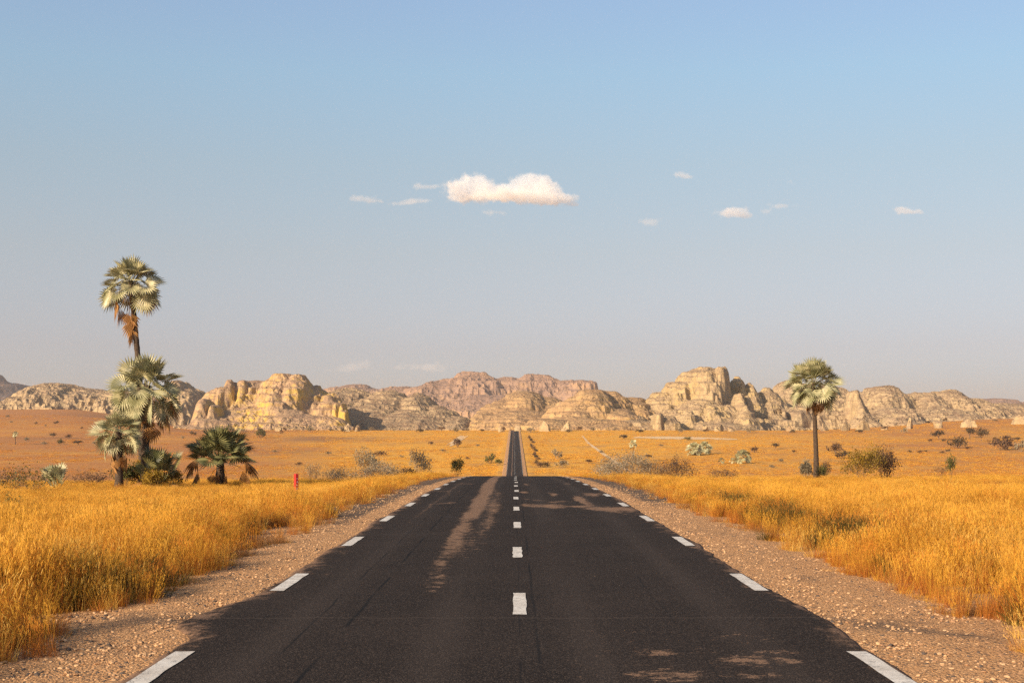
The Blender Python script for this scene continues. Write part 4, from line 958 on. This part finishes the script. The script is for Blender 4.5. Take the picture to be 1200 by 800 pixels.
# ---------------------------------------------------------------- pale boulders at the foot of the hills
def boulder_mesh(seed):
    r = random.Random(seed); bm = bmesh.new(); bmesh.ops.create_icosphere(bm, subdivisions=4, radius=1)
    pl = [(Vector((r.gauss(0, 1), r.gauss(0, 1), r.gauss(.2, .7))).normalized(), r.uniform(.42, .85)) for _ in range(13)]
    co = np.array([v.co for v in bm.verts]); n1 = fbm(co[:, 0] * 2 + seed, co[:, 1] * 2 + co[:, 2] * 1.7, seed, 4); n2 = fbm(co[:, 0] * 6 + co[:, 2] * 3, co[:, 1] * 6 - co[:, 2] * 5, seed + 1, 3)
    for i, v in enumerate(bm.verts):
        p = v.co.copy()
        for n, d in pl:
            q = p.dot(n)
            if q > d: p -= n * (q - d)
        v.co = p * (1 + .22 * n1[i] + .10 * n2[i])
        if v.co.z < -.35: v.co.z = -.35
    for f in bm.faces: f.smooth = True
    me = bpy.data.meshes.new('boulder'); bm.to_mesh(me); bm.free(); me.materials.append(rk_pale); return me
BM = [boulder_mesh(i) for i in range(6)]
def boulder(px, ytop, ybase, wpx, i, label, y0=1120.0, group=None):
    p = hit(px, ybase, y0); k = p.y / F; o = bpy.data.objects.new('boulder', BM[i]); COL.objects.link(o)
    o.location = p; W = wpx * k / 1.7; o.scale = (W, W * .8, (ybase - ytop) * k / .78); o.rotation_euler[2] = px
    return tag(o, label, 'boulder', group)
GB = 'pale boulders at the foot of the rocks'
for a in ((407, 500, 507, 14, 0, 'flat pale boulder at the right foot of the yellow cliffs'), (419, 501.5, 507.5, 9, 1, 'smaller pale boulder just right of the flat one'), (327, 501, 505, 9, 2, 'little pale boulder under the yellow cliffs'),
          (843, 503, 510, 14, 3, 'rounded pale boulder right below the mesa'), (827, 504, 510, 12, 4, 'low pale boulder left of the rounded one'), (856, 504, 510, 10, 5, 'pointed pale boulder right of the rounded one'),
          (1066, 497, 507, 14, 0, 'grey boulder at the right end of the rock heap'), (1012, 498, 508, 16, 1, 'pale boulder at the foot of the dark peak'), (990, 500, 508, 14, 2, 'pale boulder left of the dark peak foot'), (966, 499, 508, 15, 3, 'pale boulder behind the lone palm trunk'), (1036, 501, 508, 11, 4, 'pale boulder between the dark peak and the rock heap'), (928, 500, 508, 14, 5, 'small pale boulder left of the lone palm'),
          (1137, 492.5, 501, 17, 1, 'upright boulder with a shaded side on the right plain'), (1100, 496, 507, 14, 5, 'pale rock pillar behind a dark tree'), (1196, 488, 497, 24, 2, 'pale boulder at the right edge of the rocks'), (606, 499.5, 507.0, 9, 3, 'yellow square boulder where the road vanishes'), (588, 500, 507, 11, 4, 'pale boulder left of where the road vanishes'), (640, 497, 507, 16, 1, 'pale boulder right of where the road vanishes'), (665, 499, 508, 14, 0, 'rounded boulder at the golden dome foot')):
    boulder(*a, group=GB)

# ---------------------------------------------------------------- red marker post
def red_post():
    X, Y, Z = base_at(347, 50.0); t = tag(empty('marker_post', (X, Y, Z), math.atan2(.77, .64) + R(0)), 'red roadside marker post with worn pale marks in the grass', 'marker post')
    t.rotation_euler[2] = R(40)
    bm = bmesh.new(); bmesh.ops.create_cube(bm, size=1); top = EYE - (554.7 - VY) / F * Y - Z
    for v in bm.verts: v.co = Vector((v.co.x * .125, v.co.y * .125, (v.co.z + .5) * top - (.0 if v.co.z > 0 else .15)))
    bmesh.ops.bevel(bm, geom=[e for e in bm.edges], offset=.018, segments=2, affect='EDGES', profile=.6)
    me = bpy.data.meshes.new('post'); bm.to_mesh(me); bm.free()
    link('post', me, simple_mat('red_paint', (0.42, 0.018, 0.014), (0.54, 0.04, 0.025), 5, .5, .4), t)
    wm = simple_mat('worn_white', (.42, .32, .28), (.62, .52, .48), 9); r = random.Random(4)
    for zz in (.82, .70, .58, .46):
        mb = MB(); a, b = r.uniform(.022, .034), r.uniform(.03, .042); cx, cz = r.uniform(-.01, .012), top * zz
        out = [(cx + a * math.cos(q) * r.uniform(.6, 1.1), -.0645, cz + b * math.sin(q) * r.uniform(.6, 1.1)) for q in [6.283 * i / 9 for i in range(9)]]
        mb.add(out, [tuple(range(9))]); link('worn_marking', mb.mesh('worn_marking'), wm, t)
red_post()

# ---------------------------------------------------------------- clouds
def cloud_mat(name, dens, k, lobes3, torn):
    """Vapour: soft lobes summed, torn at the rims by noise."""
    m = bpy.data.materials.new(name); m.use_nodes = True; n = m.node_tree.nodes; L = m.node_tree.links; n.clear()
    v = n.new('ShaderNodeVolumePrincipled'); v.inputs['Color'].default_value = (.995, .995, 1.0, 1); v.inputs['Anisotropy'].default_value = .0
    g = n.new('ShaderNodeNewGeometry'); acc = None
    def mth(op, a, b):
        x = n.new('ShaderNodeMath'); x.operation = op
        for q, w in enumerate((a, b)):
            if isinstance(w, (int, float)): x.inputs[q].default_value = w
            else: L.new(w, x.inputs[q])
        return x.outputs[0]
    for c, r in lobes3:
        a = n.new('ShaderNodeVectorMath'); a.operation = 'SUBTRACT'; L.new(g.outputs['Position'], a.inputs[0]); a.inputs[1].default_value = c
        b = n.new('ShaderNodeVectorMath'); b.operation = 'DIVIDE'; L.new(a.outputs[0], b.inputs[0]); b.inputs[1].default_value = r
        d = n.new('ShaderNodeVectorMath'); d.operation = 'DOT_PRODUCT'; L.new(b.outputs[0], d.inputs[0]); L.new(b.outputs[0], d.inputs[1])
        e = mth('POWER', 2.718, mth('MULTIPLY', d.outputs['Value'], -1.1)); acc = e if acc is None else mth('ADD', acc, e)
    acc = mth('MINIMUM', acc, 1.25)
    for sc_, amp in ((.07, torn * 1.1), (.17, torn * .8)):
        t = n.new('ShaderNodeTexNoise'); t.inputs['Scale'].default_value = sc_ / k; t.inputs['Detail'].default_value = 1.5; t.inputs['Roughness'].default_value = .5; L.new(g.outputs['Position'], t.inputs['Vector'])
        acc = mth('ADD', acc, mth('MULTIPLY', mth('SUBTRACT', t.outputs['Fac'], .5), amp))
    r = n.new('ShaderNodeMapRange'); r.interpolation_type = 'SMOOTHSTEP'; r.inputs['From Min'].default_value = .40; r.inputs['From Max'].default_value = .90; r.inputs['To Max'].default_value = dens; L.new(acc, r.inputs['Value'])
    o = n.new('ShaderNodeOutputMaterial'); L.new(r.outputs[0], v.inputs['Density']); L.new(v.outputs[0], o.inputs['Volume'])
    m.cycles.volume_sampling = 'DISTANCE'; m.cycles.volume_step_rate = .18
    return m
def cloud(label, Y, lobes, dens, seed, voxel, group='evening clouds over the rocks', torn=1.5):
    """lobes: (px, py, radius x px, radius y px): the body is the merged hull of the lobes, the vapour inside it fades out before its skin."""
    k = Y / F; r = random.Random(seed); bm = bmesh.new(); L3 = []
    for px, py, rx, ry in lobes:
        c = at(px, py, Y) + Vector((0, r.uniform(-.5, .5) * rx * k, 0)); ra = (rx * k, max(ry, rx * .6) * k, ry * k); L3.append((tuple(c), ra))
        bmesh.ops.create_icosphere(bm, subdivisions=3, radius=1.45, matrix=Matrix.Translation(c) @ Matrix.Diagonal((*ra, 1)))
    me = bpy.data.meshes.new('cloud'); bm.to_mesh(me); bm.free()
    o = link('cloud', me, cloud_mat('cloud_vapour', dens, k, L3, torn))
    rm = o.modifiers.new('merge', 'REMESH'); rm.mode = 'VOXEL'; rm.voxel_size = voxel * k * 1.2
    return tag(o, label, 'cloud', group)
YC = 9000.0
cloud('big white puffy cloud, largest in the sky', YC, [(533, 222, 13, 11), (548, 213, 15, 11), (562, 215, 14, 11), (576, 224, 15, 9), (592, 226, 15, 9), (606, 218, 15, 11), (622, 210, 15, 10), (637, 215, 15, 12), (642, 226, 18, 10), (661, 233, 13, 5), (674, 239, 9, 3), (630, 222, 16, 9), (550, 229, 30, 8), (600, 232, 46, 7), (640, 235, 30, 5)], .012, 1, 1.0, torn=1.45)
cloud('thin pale wisp left of the big cloud, lower one', YC, [(482, 235, 17, 4.2), (466, 238, 12, 2.5), (500, 236, 12, 2.2)], .0055, 2, 1.0)
cloud('small pale wisp farthest left of the big cloud', YC, [(424, 232, 14, 4.5), (438, 236, 14, 2.5)], .0065, 3, 1.0)
cloud('small pale wisp at the upper left of the big cloud', YC, [(488, 218, 6, 5), (503, 220, 15, 3)], .0055, 4, 1.0)
cloud('flat faint wisp right under the big cloud', YC, [(580, 249, 15, 4)], .0055, 5, 1.0)
cloud('small bright cloud alone up right of the big cloud', YC, [(797, 204, 10, 5), (806, 207, 8, 3)], .009, 6, .8)
cloud('oval pinkish cloud, second largest in the sky', YC, [(853, 250, 20, 6), (862, 247, 12, 5), (873, 252, 12, 3.5)], .0085, 7, .9)
cloud('faint thin streak right of the oval pinkish cloud', YC, [(914, 242, 17, 2.8), (897, 247, 10, 3)], .0042, 8, .8)
cloud('small pinkish cloud farthest right', YC, [(1055, 245, 14, 5), (1068, 249, 14, 3)], .0080, 9, .9)
cloud('faint wisp left of the oval pinkish cloud', YC, [(762, 260, 17, 4.5)], .0036, 10, .8)
cloud('very faint tiny puff high right of the oval cloud', YC, [(926, 215, 7, 4)], .0036, 11, .8)
cloud('faint low pink cloud over the far mountain on the left', YC, [(424, 427, 20, 7), (400, 432, 22, 5)], .0016, 12, 1.0)
cloud('faint low pink cloud over the far mountain top', YC, [(512, 431, 16, 7), (490, 430, 26, 5)], .0016, 13, 1.0)

# ---------------------------------------------------------------- air
def haze():
    bm = bmesh.new(); bmesh.ops.create_cube(bm, size=1)
    x0, x1, y0, y1, z0, z1 = -17500, 17500, -600, 16500, -24, 292
    for v in bm.verts: v.co = Vector((x0 + (v.co.x + .5) * (x1 - x0), y0 + (v.co.y + .5) * (y1 - y0), z0 + (v.co.z + .5) * (z1 - z0)))
    me = bpy.data.meshes.new('haze'); bm.to_mesh(me); bm.free()
    m = bpy.data.materials.new('haze_air'); m.use_nodes = True; n = m.node_tree.nodes; n.clear()
    v = n.new('ShaderNodeVolumePrincipled'); v.inputs['Color'].default_value = (.92, .90, .90, 1); v.inputs['Density'].default_value = 0.000045; v.inputs['Anisotropy'].default_value = .2
    o = n.new('ShaderNodeOutputMaterial'); m.node_tree.links.new(v.outputs[0], o.inputs['Volume'])
    m.cycles.volume_sampling = 'DISTANCE'
    tag(link('haze', me, m), 'thin warm haze hanging over the plain', 'haze', kind='stuff')
haze()
